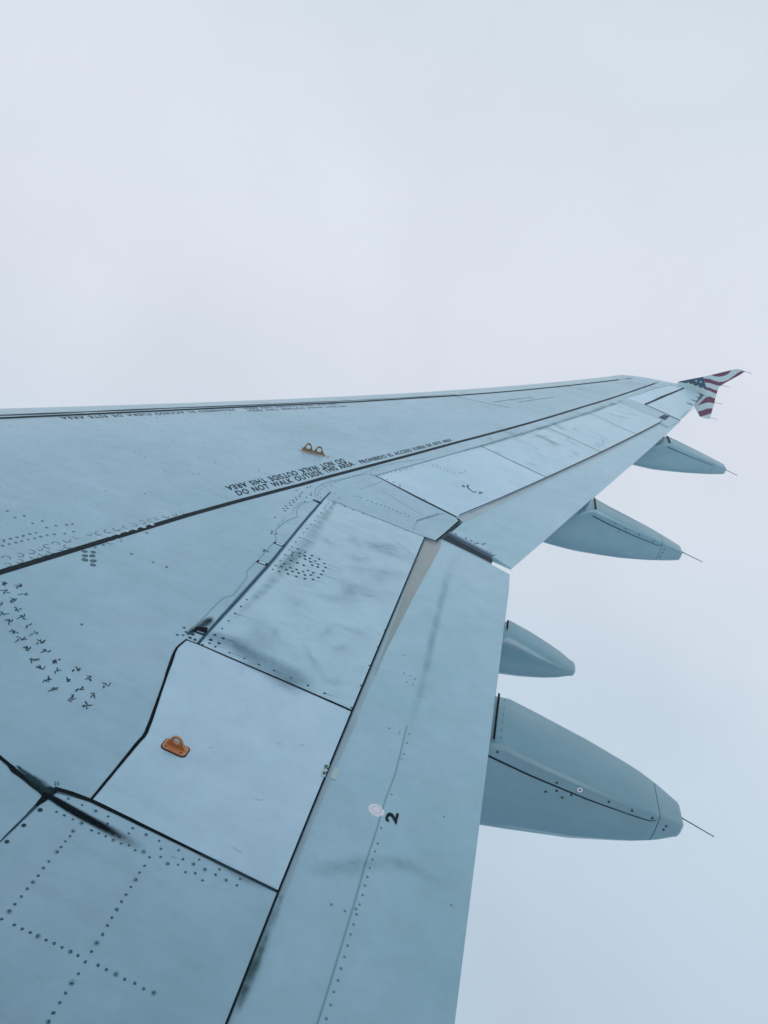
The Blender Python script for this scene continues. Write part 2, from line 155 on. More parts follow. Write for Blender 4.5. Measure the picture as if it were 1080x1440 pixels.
 'rv_flap':[(6.6459,4.8603),(6.6983,4.8554),(6.6707,4.8067),(6.6973,4.8065),(6.6757,4.8622),(6.6183,5.005),(6.7416,4.107),(6.7396,3.9391),(6.7425,3.8709),(6.7417,3.836),(6.7413,3.8007),(6.7403,3.7659),(6.7411,3.7301),(6.7409,3.697),(6.7425,3.6622),(6.7415,3.6269),(6.7413,3.5918),(6.7413,3.5571),(6.7411,3.5241),(6.7084,3.5853),(6.7356,3.6074),(6.6679,3.5851),(6.6623,4.4488),(6.7048,4.4505),(6.7415,4.4667),(6.7423,4.4084),(6.743,4.3399),(6.7402,4.3052),(6.9301,4.114),(6.9984,3.7692),(6.7418,3.4885),(6.7419,3.4534),(6.7423,3.4181),(6.7435,3.3837),(6.7412,3.3507),(6.7425,3.3158),(6.742,3.2793),(6.6682,3.5854),(6.7301,6.4255),(6.7276,6.3779)],
 'st_black':[(5.8332,3.5048),(5.8662,3.5043),(5.9137,3.498),(5.971,3.4924),(6.038,3.4874),(6.1055,3.4806),(6.1764,3.4738)],
 'st_black2':[(5.7119,3.5575),(5.7649,3.5396),(5.8063,3.528),(5.841,3.519),(5.8739,3.5091)],
 'st_hbox':[(5.8018,4.4651),(5.8129,4.526),(5.8268,4.5982),(5.8275,4.6681)],
 'st_Abot':[(5.8521,4.5084),(5.9777,4.5398),(6.0835,4.5062),(6.2175,4.4707),(6.3713,4.4556)],
 'st_flapLE':[(6.5322,3.5605),(6.5386,3.5066),(6.5348,3.4224),(6.5378,3.3375),(6.5373,3.2672),(6.5431,3.1868)],
 'st_flap2':[(6.5347,3.6612),(6.5893,3.6624),(6.6639,3.7114),(6.7573,3.7921),(6.8632,3.84),(6.9811,3.8222),(7.0405,3.8006)],
 'st_flaprib':[(6.7532,6.5699),(6.7087,6.3368),(6.7002,6.0405),(6.7057,5.7409),(6.7142,5.397),(6.7364,4.8542),(6.7358,4.5743),(6.7445,4.2151)],
 'st_A2':[(5.8987,5.2821),(5.9158,5.3987),(5.9358,5.5782)],
 'st_hA':[(5.8629,6.4924),(5.8682,5.8556),(5.8849,5.2679),(5.887,4.8404),(5.8794,4.5512)],
 'st_blobs':[(6.4773,6.0376),(6.1927,5.7439),(6.4002,6.1437),(6.0914,4.7221),(6.274,4.8959),(6.0935,5.0333),(6.3492,5.379),(6.2588,5.3446),(6.2844,4.6419),(6.4011,4.5609),(6.0751,4.4126)],
 'st_blobS':[(7.4911,9.6669),(7.5552,9.8674),(7.3626,9.9634),(7.2867,9.7782),(7.1156,9.8845),(7.2054,10.0371),(7.5744,10.8577),(7.8503,10.563),(7.9105,10.761),(8.1128,12.3659),(6.695,9.2512),(6.8711,9.6943),(6.7941,8.8885),(7.0068,9.5379),(7.9058,10.9976),(7.1376,8.9083)],
 'st_line2':[(6.4427,8.3884),(6.7679,9.2411),(6.8478,9.4604),(7.2375,10.5167),(7.5113,11.282),(7.8068,12.0438),(8.0326,12.6949),(8.2773,13.3099)],
 'st_seam0':[(3.9429,5.8636),(4.2495,5.8181),(4.6225,5.7972),(4.9898,5.7725)],
 'st_c':[(6.5216,3.5393),(6.4397,3.5287),(6.3514,3.5383),(6.2647,3.5418)],
 'st_flapedge':[(7.0394,3.7465),(7.0413,3.6475),(7.0431,3.5564),(7.047,3.4533)],
 'st_spikes':[(9.6337,15.1775),(9.7862,15.589),(9.9285,15.9975),(10.0484,16.3794),(10.1457,16.7009)],
 'st_ailte':[(9.2835,13.8048),(9.4444,14.351),(9.603,14.806),(9.7487,15.2296)],
 'fence':[(9.5979,2.1335),(9.762,2.2202),(9.9815,2.3289),(10.1194,2.4022),(10.4193,2.5736),(10.4908,2.6099),(10.5779,2.6217),(10.6487,2.612),(10.5839,2.527),(10.4548,2.3955),(10.3622,2.298),(10.3154,2.23),(10.313,2.1565),(10.3201,2.056),(10.3427,1.8712),(10.3523,1.6489),(10.2668,1.6384),(10.1795,1.6409),(10.1254,1.6927),(10.0487,1.7678),(9.9384,1.8778),(9.8128,1.9908),(9.7099,2.0803)],
 'canton':[(9.6005,2.1342),(9.7625,2.2189),(9.9915,2.333),(10.0605,2.2338),(10.1343,2.1297),(10.1019,2.1282),(10.059,2.1487),(10.0133,2.1363),(9.9582,2.1506),(9.9021,2.1471),(9.8395,2.1623),(9.7842,2.1561),(9.7364,2.149)],
 'red1':[(10.1139,2.3978),(10.2077,2.4534),(10.4198,2.5722),(10.3986,2.5133),(10.3652,2.4683),(10.3142,2.4329),(10.2533,2.4049),(10.1857,2.3954)],
 'red2':[(10.0069,2.3095),(10.1103,2.3272),(10.199,2.3178),(10.2848,2.3162),(10.3601,2.3438),(10.4258,2.3978),(10.4923,2.488),(10.5376,2.5578),(10.5809,2.5938),(10.6483,2.6133),(10.5839,2.527),(10.4548,2.3955),(10.3622,2.298),(10.3333,2.2596),(10.2647,2.2527),(10.1927,2.255),(10.1207,2.2573),(10.0572,2.2474)],
 'red3':[(10.1048,2.1728),(10.1772,2.1779),(10.2387,2.1654),(10.3133,2.1638),(10.3161,2.1076),(10.2421,2.1152),(10.1807,2.1277),(10.1326,2.1263)],
 'red4':[(10.074,1.8192),(10.1094,1.9027),(10.1554,1.9963),(10.2136,2.0342),(10.2663,2.0266),(10.323,2.0157),(10.3327,1.9317),(10.2784,1.9315),(10.2243,1.9225),(10.1647,1.8884)],
 'red5':[(10.115,1.7224),(10.181,1.76),(10.2356,1.8091),(10.3328,1.8463),(10.3455,1.7538),(10.2619,1.6935),(10.176,1.6428)],
 'stars_f':[(9.785,2.1622),(9.9004,2.2342),(9.9831,2.2347),(9.9608,2.1513),(10.0609,2.1434),(9.8675,2.164)],
 'teal':[(9.7213,2.1303),(9.8404,2.1596),(9.9591,2.1479),(10.1029,2.1255),(10.1899,2.0204),(10.0901,1.9784),(9.9628,1.9729),(9.8654,2.0051),(9.7915,2.0731)],
 'wick_f':[(10.6506,2.6067),(10.7814,2.6016),(10.3846,2.275),(10.4965,2.2792),(10.3462,1.9502),(10.4821,1.9611),(10.358,1.6653),(10.4892,1.6797)]}
TEXTS = {'a': 'DO NOT WALK OUTSIDE THIS AREA', 'b': 'DO NOT WALK OUTSIDE THIS AREA', 'c': 'PROHIBIDO EL ACCESO FUERA DE ESTE AREA', 'd': 'PROHIBIDO EL ACCESO FUERA DE ESTE AREA', 'e': 'DO NOT WALK OUTSIDE THIS AREA', 'f': 'DO NOT WALK OUTSIDE THIS AREA', 'g': '20'}
# ------------------------------------------------------------------ materials
def nmat(name):
    m = bpy.data.materials.new(name); m.use_nodes = True
    return m, m.node_tree, m.node_tree.nodes['Principled BSDF']
def flat_mat(name, col, rough=.5, metal=0, spec=.5):
    m, nt, b = nmat(name)
    b.inputs['Base Color'].default_value = (*col, 1); b.inputs['Roughness'].default_value = rough
    b.inputs['Metallic'].default_value = metal; b.inputs['Specular IOR Level'].default_value = spec
    return m
def paint(name, c1, c2, dirt=(.13, .22, .24), dirt_amt=.35, rough=.27, streak=.42, seed=0, spots=.0, bump=.15, spec=1.0):
    """aged aircraft paint: slow tone drift, fine chordwise streaks, sparse grime"""
    m, nt, b = nmat(name); N = nt.nodes.new; L = nt.links.new
    tc = N('ShaderNodeTexCoord'); mp = N('ShaderNodeMapping'); mp.inputs['Location'].default_value = (seed*7.3, seed*3.1, 0)
    L(tc.outputs['Object'], mp.inputs[0])
    n1 = N('ShaderNodeTexNoise'); n1.inputs['Scale'].default_value = .9; n1.inputs['Detail'].default_value = 6; n1.inputs['Roughness'].default_value = .6; L(mp.outputs[0], n1.inputs['Vector'])
    r1 = N('ShaderNodeMapRange'); r1.inputs[1].default_value = .32; r1.inputs[2].default_value = .68; L(n1.outputs[0], r1.inputs[0])
    mx = N('ShaderNodeMix'); mx.data_type = 'RGBA'; mx.inputs[6].default_value = (*c1, 1); mx.inputs[7].default_value = (*c2, 1); L(r1.outputs[0], mx.inputs[0])
    mp2 = N('ShaderNodeMapping'); mp2.inputs['Scale'].default_value = (1.3, 9, 3); mp2.inputs['Rotation'].default_value = (0, 0, .12); L(mp.outputs[0], mp2.inputs[0])
    n2 = N('ShaderNodeTexNoise'); n2.inputs['Scale'].default_value = 2.2; n2.inputs['Detail'].default_value = 7; n2.inputs['Roughness'].default_value = .62; L(mp2.outputs[0], n2.inputs['Vector'])
    r2 = N('ShaderNodeMapRange'); r2.inputs[1].default_value = .5; r2.inputs[2].default_value = .78; r2.inputs[4].default_value = dirt_amt*streak; L(n2.outputs[0], r2.inputs[0])
    mx2 = N('ShaderNodeMix'); mx2.data_type = 'RGBA'; L(r2.outputs[0], mx2.inputs[0]); L(mx.outputs[2], mx2.inputs[6]); mx2.inputs[7].default_value = (*dirt, 1)
    n3 = N('ShaderNodeTexNoise'); n3.inputs['Scale'].default_value = 34; n3.inputs['Detail'].default_value = 3; L(mp.outputs[0], n3.inputs['Vector'])
    r3 = N('ShaderNodeMapRange'); r3.inputs[1].default_value = .66; r3.inputs[2].default_value = .78; r3.inputs[4].default_value = dirt_amt*.5; L(n3.outputs[0], r3.inputs[0])
    mx3 = N('ShaderNodeMix'); mx3.data_type = 'RGBA'; L(r3.outputs[0], mx3.inputs[0]); L(mx2.outputs[2], mx3.inputs[6]); mx3.inputs[7].default_value = (*dirt, 1)
    n6 = N('ShaderNodeTexNoise'); n6.inputs['Scale'].default_value = 7; n6.inputs['Detail'].default_value = 8; n6.inputs['Roughness'].default_value = .75; L(mp.outputs[0], n6.inputs['Vector'])
    r6 = N('ShaderNodeMapRange'); r6.inputs[1].default_value = .3; r6.inputs[2].default_value = .7; r6.inputs[3].default_value = .90; r6.inputs[4].default_value = 1.07; L(n6.outputs[0], r6.inputs[0])
    v6 = N('ShaderNodeVectorMath'); v6.operation = 'SCALE'; L(mx3.outputs[2], v6.inputs[0]); L(r6.outputs[0], v6.inputs['Scale'])
    last = v6.outputs[0]
    if spots:
        n4 = N('ShaderNodeTexNoise'); n4.inputs['Scale'].default_value = 2.6; n4.inputs['Detail'].default_value = 8; n4.inputs['Roughness'].default_value = .7
        mp4 = N('ShaderNodeMapping'); mp4.inputs['Scale'].default_value = (1., 1.7, 1); L(mp.outputs[0], mp4.inputs[0]); L(mp4.outputs[0], n4.inputs['Vector'])
        r4 = N('ShaderNodeMapRange'); r4.inputs[1].default_value = .53; r4.inputs[2].default_value = .75; r4.inputs[4].default_value = spots; L(n4.outputs[0], r4.inputs[0])
        mx4 = N('ShaderNodeMix'); mx4.data_type = 'RGBA'; L(r4.outputs[0], mx4.inputs[0]); L(last, mx4.inputs[6]); mx4.inputs[7].default_value = (dirt[0]*1.2, dirt[1]*1.25, dirt[2]*1.2, 1)
        last = mx4.outputs[2]
    L(last, b.inputs['Base Color'])
    rr = N('ShaderNodeMapRange'); rr.inputs[3].default_value = rough-.05; rr.inputs[4].default_value = rough+.13; L(n2.outputs[0], rr.inputs[0]); L(rr.outputs[0], b.inputs['Roughness'])
    n5 = N('ShaderNodeTexNoise'); n5.inputs['Scale'].default_value = 3.5; n5.inputs['Detail'].default_value = 2; L(mp.outputs[0], n5.inputs['Vector'])
    bp = N('ShaderNodeBump'); bp.inputs['Strength'].default_value = bump; bp.inputs['Distance'].default_value = .03; L(n5.outputs[0], bp.inputs['Height']); L(bp.outputs[0], b.inputs['Normal'])
    b.inputs['Specular IOR Level'].default_value = spec
    return m
def stain_or_shade_mat(name, col, strength=.9, scale=9, lo=.35, hi=.65, soft=1.0, endfade=.25, startfade=.08, squeeze=(1, 1, 1)):
    """dirt or painted contact shade with soft ragged borders; UV: u along the mark, v across it"""
    m, nt, b = nmat(name); N = nt.nodes.new; L = nt.links.new
    b.inputs['Base Color'].default_value = (*col, 1); b.inputs['Roughness'].default_value = .8; b.inputs['Specular IOR Level'].default_value = .04
    uv = N('ShaderNodeUVMap'); sp = N('ShaderNodeSeparateXYZ'); L(uv.outputs[0], sp.inputs[0])
    def M(op, a, bb=None):
        n = N('ShaderNodeMath'); n.operation = op; n.use_clamp = False
        for i, s in enumerate((a, bb)):
            if s is None: continue
            if isinstance(s, (int, float)): n.inputs[i].default_value = s
            else: L(s, n.inputs[i])
        return n.outputs[0]
    across = M('SUBTRACT', 1, M('ABSOLUTE', M('SUBTRACT', M('MULTIPLY', sp.outputs[1], 2), 1)))
    f = N('ShaderNodeMapRange'); f.interpolation_type = 'SMOOTHSTEP'; f.inputs[2].default_value = soft; L(across, f.inputs[0])
    e1 = N('ShaderNodeMapRange'); e1.interpolation_type = 'SMOOTHSTEP'; e1.inputs[2].default_value = max(startfade, .001); L(sp.outputs[0], e1.inputs[0])
    e2 = N('ShaderNodeMapRange'); e2.interpolation_type = 'SMOOTHSTEP'; e2.inputs[2].default_value = endfade; L(M('SUBTRACT', 1, sp.outputs[0]), e2.inputs[0])
    tc = N('ShaderNodeTexCoord'); mp = N('ShaderNodeMapping'); mp.inputs['Scale'].default_value = squeeze; L(tc.outputs['Object'], mp.inputs[0])
    nz = N('ShaderNodeTexNoise'); nz.inputs['Scale'].default_value = scale; nz.inputs['Detail'].default_value = 9; nz.inputs['Roughness'].default_value = .78; L(mp.outputs[0], nz.inputs['Vector'])
    r = N('ShaderNodeMapRange'); r.inputs[1].default_value = lo; r.inputs[2].default_value = hi; L(nz.outputs[0], r.inputs[0])
    a = M('MULTIPLY', M('MULTIPLY', f.outputs[0], M('MULTIPLY', e1.outputs[0], e2.outputs[0])), M('MULTIPLY', r.outputs[0], strength))
    n = N('ShaderNodeMath'); n.operation = 'MINIMUM'; L(a, n.inputs[0]); n.inputs[1].default_value = .97
    L(n.outputs[0], b.inputs['Alpha'])
    return m
M_ = {}
M_['skin'] = paint('wing_grey_paint', (0.255, 0.435, 0.535), (0.344, 0.512, 0.647), seed=1)
M_['flap'] = paint('flap_grey_paint', (0.277, 0.475, 0.569), (0.361, 0.536, 0.664), seed=2, dirt_amt=.22)
M_['light'] = paint('light_grey_paint', (0.386, 0.585, 0.710), (0.501, 0.663, 0.821), seed=3, dirt_amt=.2)
M_['spoiler'] = paint('weathered_spoiler_paint', (0.385, 0.561, 0.680), (0.424, 0.614, 0.725), seed=4, dirt_amt=.4, spots=.55, dirt=(.16, .30, .31))
M_['spoiler2'] = paint('worn_spoiler_paint', (0.410, 0.586, 0.716), (0.451, 0.633, 0.750), seed=5, dirt_amt=.35, spots=.40, dirt=(.20, .34, .38))
M_['slat'] = paint('slat_bare_metal', (0.315, 0.480, 0.563), (0.354, 0.518, 0.598), seed=6, dirt_amt=.25, rough=.3)
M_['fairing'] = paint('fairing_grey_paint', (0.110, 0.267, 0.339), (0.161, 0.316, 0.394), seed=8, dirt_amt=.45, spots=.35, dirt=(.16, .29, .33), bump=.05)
M_['cavity'] = flat_mat('dark_cavity', (.012, .028, .04), .8)
M_['under'] = flat_mat('dull_primer', (.06, .10, .13), .7)
M_['black'] = flat_mat('black_line_paint', (.003, .012, .020), .6, spec=.12)
M_['seal'] = flat_mat('black_sealant_and_shade', (.0015, .006, .009), .7, spec=.06)  # seals; also the painted gap shade along the spoiler trailing edges
M_['seal_shade'] = flat_mat('dull_blue_seal_and_shade', (.13, .23, .31), .6)  # hinge strips; also the painted shade in the spoiler-flap gap
M_['score'] = flat_mat('panel_joint', (.20, .33, .39), .6)
M_['score_dark'] = flat_mat('dark_panel_joint', (.03, .07, .10), .7, spec=.1)
M_['rivet'] = flat_mat('dark_rivet', (.02, .05, .07), .6, .1, spec=.15)
M_['rivet_mid'] = flat_mat('grey_rivet', (.09, .17, .22), .5, .2, spec=.2)
M_['rivet_pale'] = flat_mat('painted_fastener', (.34, .49, .56), .35)
M_['rivet_bright'] = flat_mat('bare_fastener', (.42, .55, .60), .35)
M_['rivet_soft'] = flat_mat('flush_fastener', (.15, .26, .31), .45, spec=.3)
M_['metal'] = paint('bare_metal_strip', (0.211, 0.287, 0.286), (0.343, 0.312, 0.344), seed=9, dirt_amt=.4, rough=.3, dirt=(.26, .34, .32))
M_['metal2'] = paint('dull_metal_strip', (.26, .38, .46), (.32, .44, .52), seed=10, dirt_amt=.4, rough=.35, dirt=(.15, .24, .27))
M_['metal3'] = paint('rubbed_metal_strip', (0.320, 0.408, 0.470), (0.352, 0.425, 0.479), seed=11, dirt_amt=.35, rough=.35, dirt=(.24, .36, .40))
M_['orange'] = paint('orange_primer', (.52, .17, .045), (.60, .22, .07), seed=12, dirt=(.15, .04, .02), dirt_amt=.4, bump=0)
M_['brown'] = paint('brown_primer', (.17, .11, .05), (.22, .14, .07), seed=13, dirt=(.07, .04, .02), dirt_amt=.4, bump=0)
M_['pink'] = flat_mat('faded_orange_primer', (.55, .38, .33), .6)
M_['white'] = flat_mat('white_paint', (.80, .76, .84), .4)
M_['navy'] = flat_mat('navy_livery_paint', (.006, .055, .12), .6, spec=.08)
M_['red'] = flat_mat('dark_red_livery_paint', (.12, .028, .08), .6, spec=.1)
M_['livery'] = flat_mat('pale_livery_paint', (.40, .53, .58), .4)
M_['tealp'] = flat_mat('greenish_grey_paint', (.33, .50, .53), .45)
M_['rod'] = flat_mat('dark_rod', (.05, .09, .12), .5)
M_['tag'] = flat_mat('placard', (.42, .56, .58), .4)
# ------------------------------------------------------------------ builders
root = bpy.data.objects.new('airliner', None); COL.objects.link(root)
root['label'] = 'grey-blue airliner wing with flaps, spoilers, flap fairings and a flag-painted wingtip fence'
root['category'] = 'airplane'
def link(name, me, mat, parent, label=None, kind=None):
    o = bpy.data.objects.new(name, me); COL.objects.link(o); o.parent = parent
    if mat is not None and not me.materials: me.materials.append(mat)
    if label: o['label'] = label
    if kind: o['kind'] = kind
    return o
def finish(name, bm, mat, parent, smooth=True, ang=28, label=None, kind=None):
    me = bpy.data.meshes.new(name); bmesh.ops.recalc_face_normals(bm, faces=bm.faces); bm.to_mesh(me); bm.free()
    if smooth:
        me.polygons.foreach_set('use_smooth', [True]*len(me.polygons)); me.set_sharp_from_angle(angle=math.radians(ang))
    return link(name, me, mat, parent, label, kind)
def inset(P, g):
    n = len(P); A = sum(P[i][0]*P[(i+1) % n][1]-P[(i+1) % n][0]*P[i][1] for i in range(n))
    s = 1 if A > 0 else -1; R = []
    for i in range(n):
        a, b, c = Vector(P[i-1]), Vector(P[i]), Vector(P[(i+1) % n])
        d1 = (b-a).normalized(); d2 = (c-b).normalized()
        n1 = Vector((-d1.y, d1.x))*s; n2 = Vector((-d2.y, d2.x))*s
        k = max(.35, 1+n1.dot(n2)); R.append(tuple(b+(n1+n2)*g/k))
    return R
def clean(P):
    R = []
    for p in P:
        if not R or (Vector(p)-Vector(R[-1])).length > .004: R.append(tuple(p))
    if (Vector(R[0])-Vector(R[-1])).length < .004: R.pop()
    return R
def panel(name, P, mat, parent, dz=0, thick=.018, gap=.0015, res=.22, bottom=None, label=None, bev=.0015):
    """a skin panel lying on the wing's curved surface, with real thickness"""
    P = clean(P)
    if gap: P = inset(P, gap)
    bm = bmesh.new(); bm.faces.new([bm.verts.new((x, y, 0)) for x, y in P])
    xs = [p[0] for p in P]; ys = [p[1] for p in P]
    for ax, lo, hi in ((0, min(xs), max(xs)), (1, min(ys), max(ys))):
        v = math.floor(lo/res)*res+res*.5
        r2 = res if ax == 0 else res*1.4
        while v < hi:
            co = (v, 0, 0) if ax == 0 else (0, v, 0); no = (1, 0, 0) if ax == 0 else (0, 1, 0)
            bmesh.ops.bisect_plane(bm, geom=bm.verts[:]+bm.edges[:]+bm.faces[:], plane_co=co, plane_no=no)
            v += r2
    if min(ys) < KY < max(ys): bmesh.ops.bisect_plane(bm, geom=bm.verts[:]+bm.edges[:]+bm.faces[:], plane_co=(0, KY, 0), plane_no=(0, 1, 0))
    top = bm.faces[:]
    ret = bmesh.ops.extrude_face_region(bm, geom=top)
    newv = set(v for v in ret['geom'] if isinstance(v, bmesh.types.BMVert))
    for v in bm.verts:
        x, y = v.co.x, v.co.y; z = Zs(x, y)+dz
        if v in newv: z -= (bottom(x, y) if bottom else thick)
        v.co.z = z
    bmesh.ops.triangulate(bm, faces=[f for f in bm.faces if len(f.verts) > 4])
    return finish(name, bm, mat, parent, label=label)
def resample(P, step):
    V = [Vector((p[0], p[1])) for p in P]; out = []
    for i in range(len(V)-1):
        p0 = V[max(i-1, 0)]; p1 = V[i]; p2 = V[i+1]; p3 = V[min(i+2, len(V)-1)]
        n = max(1, int((p2-p1).length/step))
        for k in range(n):
            t = k/n; t2 = t*t; t3 = t2*t
            out.append(.5*((2*p1)+(p2-p0)*t+(2*p0-5*p1+4*p2-p3)*t2+(3*p1-p0-3*p2+p3)*t3))
    out.append(V[-1]); return out
def straight(P, step):
    out = []; V = [Vector((p[0], p[1])) for p in P]
    for i in range(len(V)-1):
        n = max(1, int((V[i+1]-V[i]).length/step))
        out += [V[i].lerp(V[i+1], k/n) for k in range(n)]
    return out+[V[-1]]
def ribbon(name, P, hw, mat, parent, dz=.0012, step=.12, curve=True, jitter=0, side=0, label=None, kind=None, height=0):
    """a painted or sealed strip following the surface. hw: half width or list (start..end)"""
    pts = resample(P, step) if curve else straight(P, step); n = len(pts); bm = bmesh.new(); uvl = bm.loops.layers.uv.new('UVMap')
    rows = []; hws = hw if isinstance(hw, (list, tuple)) else [hw, hw]
    for i, p in enumerate(pts):
        a = pts[max(i-1, 0)]; b = pts[min(i+1, n-1)]; d = (b-a).normalized(); nn = Vector((-d.y, d.x))
        t = i/(n-1)*(len(hws)-1); k = min(int(t), len(hws)-2); h = hws[k]+(hws[k+1]-hws[k])*(t-k)
        r = []
        for j in range(5):
            q = p+nn*(h*((j/2-1)+side)*(1+(rnd.uniform(-jitter, jitter) if j in (0, 4) else 0)))
            r.append(bm.verts.new((q.x, q.y, Zs(q.x, q.y)+dz+(height if j in (1, 2, 3) else 0))))
        rows.append(r)
    for i in range(n-1):
        for j in range(4):
            f = bm.faces.new((rows[i][j], rows[i+1][j], rows[i+1][j+1], rows[i][j+1]))
            for l, (u, v) in zip(f.loops, ((i, j), (i+1, j), (i+1, j+1), (i, j+1))): l[uvl].uv = (u/(n-1), v/4)
    return finish(name, bm, mat, parent, label=label, kind=kind)
def sheet(name, P, mat, parent, dz=.0012, res=.25, label=None):
    """flat print or thin strip following the surface"""
    bm = bmesh.new(); bm.faces.new([bm.verts.new((x, y, 0)) for x, y in clean(P)])
    for ax in (0, 1):
        c = [v.co[ax] for v in bm.verts]; v = math.floor(min(c)/res)*res+.03
        while v < max(c):
            co = [0, 0, 0]; co[ax] = v; no = [0, 0, 0]; no[ax] = 1
            bmesh.ops.bisect_plane(bm, geom=bm.verts[:]+bm.edges[:]+bm.faces[:], plane_co=co, plane_no=no); v += res
    for v in bm.verts: v.co.z = Zs(v.co.x, v.co.y)+dz
    bmesh.ops.triangulate(bm, faces=[f for f in bm.faces if len(f.verts) > 4])
    return finish(name, bm, mat, parent, label=label)
def blob(name, x, y, rx, ry, ang, mat, parent, dz=.0026):
    """soft oily patch or painted contact shade: the UV runs from the rim to the middle"""
    bm = bmesh.new(); uvl = bm.loops.layers.uv.new('UVMap'); n = 16; R = []
    for f in (1, .5, .02):
        r = []
        for k in range(n):
            a = 2*math.pi*k/n; wob = 1+.35*math.sin(2*a+x*9)+.2*math.sin(3*a+y*7) if f > .1 else 1
            u, v = rx*f*wob*math.cos(a), ry*f*wob*math.sin(a); px, py = x+u*math.cos(ang)-v*math.sin(ang), y+u*math.sin(ang)+v*math.cos(ang)
            r.append(bm.verts.new((px, py, Zs(px, py)+dz)))
        R.append(r)
    for i in range(2):
        for k in range(n):
            f = bm.faces.new((R[i][k], R[i][(k+1) % n], R[i+1][(k+1) % n], R[i+1][k]))
            for l, v in zip(f.loops, (i*.25, i*.25, (i+1)*.25, (i+1)*.25)): l[uvl].uv = (.5, v)
    f = bm.faces.new(R[2])
    for l in f.loops: l[uvl].uv = (.5, .5)
    return finish(name, bm, mat, parent)
def rivets(name, P, r, mat, parent, dz=0, h=.0012, n=8, jit=.12, kind='stuff', ring=None):
    bm = bmesh.new()
    for x, y in P:
        rr = r*rnd.uniform(1-jit, 1+jit); z = Zs(x, y)+dz
        c = bm.verts.new((x, y, z+h)); ringv = []; low = []
        for k in range(n):
            a = 2*math.pi*k/n; px, py = x+rr*.8*math.cos(a), y+rr*.8*math.sin(a); ringv.append(bm.verts.new((px, py, Zs(px, py)+dz+h*.9)))
            px, py = x+rr*math.cos(a), y+rr*math.sin(a); low.append(bm.verts.new((px, py, Zs(px, py)+dz-.001)))
        for k in range(n):
            bm.faces.new((c, ringv[k], ringv[(k+1) % n])); bm.faces.new((ringv[k], low[k], low[(k+1) % n], ringv[(k+1) % n]))
    return finish(name, bm, mat, parent, smooth=False, kind=kind)
def rings(name, P, r, mat, parent, dz=0, h=.0008, n=14, wd=.22, arc=1.0):
    bm = bmesh.new()
    for x, y in P:
        rr = r*rnd.uniform(.85, 1.1); s0 = rnd.uniform(0, 6.28); m = int(n*arc); prev = None
        for k in range(m+1):
            a = s0+2*math.pi*k/n; p = []
            for q in (rr, rr*(1-wd)):
                px, py = x+q*math.cos(a), y+q*math.sin(a); p.append(bm.verts.new((px, py, Zs(px, py)+dz+h)))
            if prev: bm.faces.new((prev[0], p[0], p[1], prev[1]))
            prev = p
    return finish(name, bm, mat, parent, smooth=False, kind='stuff')
def scribble(P, r, mat, parent, name='chipped_sealant', dz=.0012, strokes=5):
    """irregular blot of flaking sealant over one fastener"""
    x0, y0 = P; bm = bmesh.new()
    for s in range(strokes):
        a = rnd.uniform(0, 6.28); b = a+rnd.uniform(.8, 2.6); r0 = r*rnd.uniform(.05, .35); pts = []
        for k in range(5):
            t = k/4; q = r0+(r*rnd.uniform(.6, 1.25)-r0)*t; an = a+(b-a)*t*.5
            pts.append(Vector((x0+q*math.cos(an), y0+1.25*q*math.sin(an))))
        prev = None
        for k, p in enumerate(pts):
            d = (pts[min(k+1, 4)]-pts[max(k-1, 0)]).normalized(); nn = Vector((-d.y, d.x))*r*rnd.uniform(.10, .2)*(1-.5*k/4)
            v = [bm.verts.new((q.x, q.y, Zs(q.x, q.y)+dz+s*.0001)) for q in (p+nn, p-nn)]
            if prev: bm.faces.new((prev[0], v[0], v[1], prev[1]))
            prev = v
    return finish(name, bm, mat, parent, smooth=False)
def box(bm, c, X, Y, Z_, bev=0):
    vs = []
    for i in (-1, 1):
        for j in (-1, 1):
            for k in (-1, 1): vs.append(bm.verts.new(Vector(c)+Vector(X)*i+Vector(Y)*j+Vector(Z_)*k))
    for q in ((0, 1, 3, 2), (4, 6, 7, 5), (0, 4, 5, 1), (2, 3, 7, 6), (0, 2, 6, 4), (1, 5, 7, 3)): bm.faces.new([vs[i] for i in q])
def text_on(name, s, C4, mat, parent, dz=.0014, bold=.0, label=None):
    """lettering painted flat on the surface; C4 = baseline start, baseline end, cap start, cap end"""
    cu = bpy.data.curves.new(name, 'FONT'); cu.body = s; cu.offset = bold; cu.resolution_u = 3; cu.space_word = 1.5; cu.space_character = 1.12
    to = bpy.data.objects.new('tmp', cu); COL.objects.link(to); bpy.context.view_layer.update()
    me = bpy.data.meshes.new_from_object(to.evaluated_get(bpy.context.evaluated_depsgraph_get())); bpy.data.objects.remove(to)
    me.name = name
    xs = [v.co.x for v in me.vertices]; ys = [v.co.y for v in me.vertices]; x0, x1, y0, y1 = min(xs), max(xs), min(ys), max(ys)
    a, b, c, d = [Vector(p) for p in C4]
    for v in me.vertices:
        u = (v.co.x-x0)/(x1-x0); t = (v.co.y-y0)/(y1-y0); q = a.lerp(b, u).lerp(c.lerp(d, u), t)
        v.co = (q.x, q.y, Zs(q.x, q.y)+dz)
    me.materials.clear()
    return link(name, me, mat, parent, label)

# ------------------------------------------------------------------ fuselage side behind the viewer (the wing grows out of it)
bm = bmesh.new(); rows = []
for i in range(49):
    x = -14+i*.75; r = []
    for k in range(40):
        a = 2*math.pi*k/40; r.append(bm.verts.new((x, -.22+1.975*math.cos(a), 1.45+1.975*math.sin(a))))
    rows.append(r)
for i in range(48):
    for k in range(40): bm.faces.new((rows[i][k], rows[i+1][k], rows[i+1][(k+1) % 40], rows[i][(k+1) % 40]))
finish('fuselage', bm, paint('fuselage_paint', (.04, .09, .125), (.05, .10, .135), seed=14, dirt_amt=.1), root)

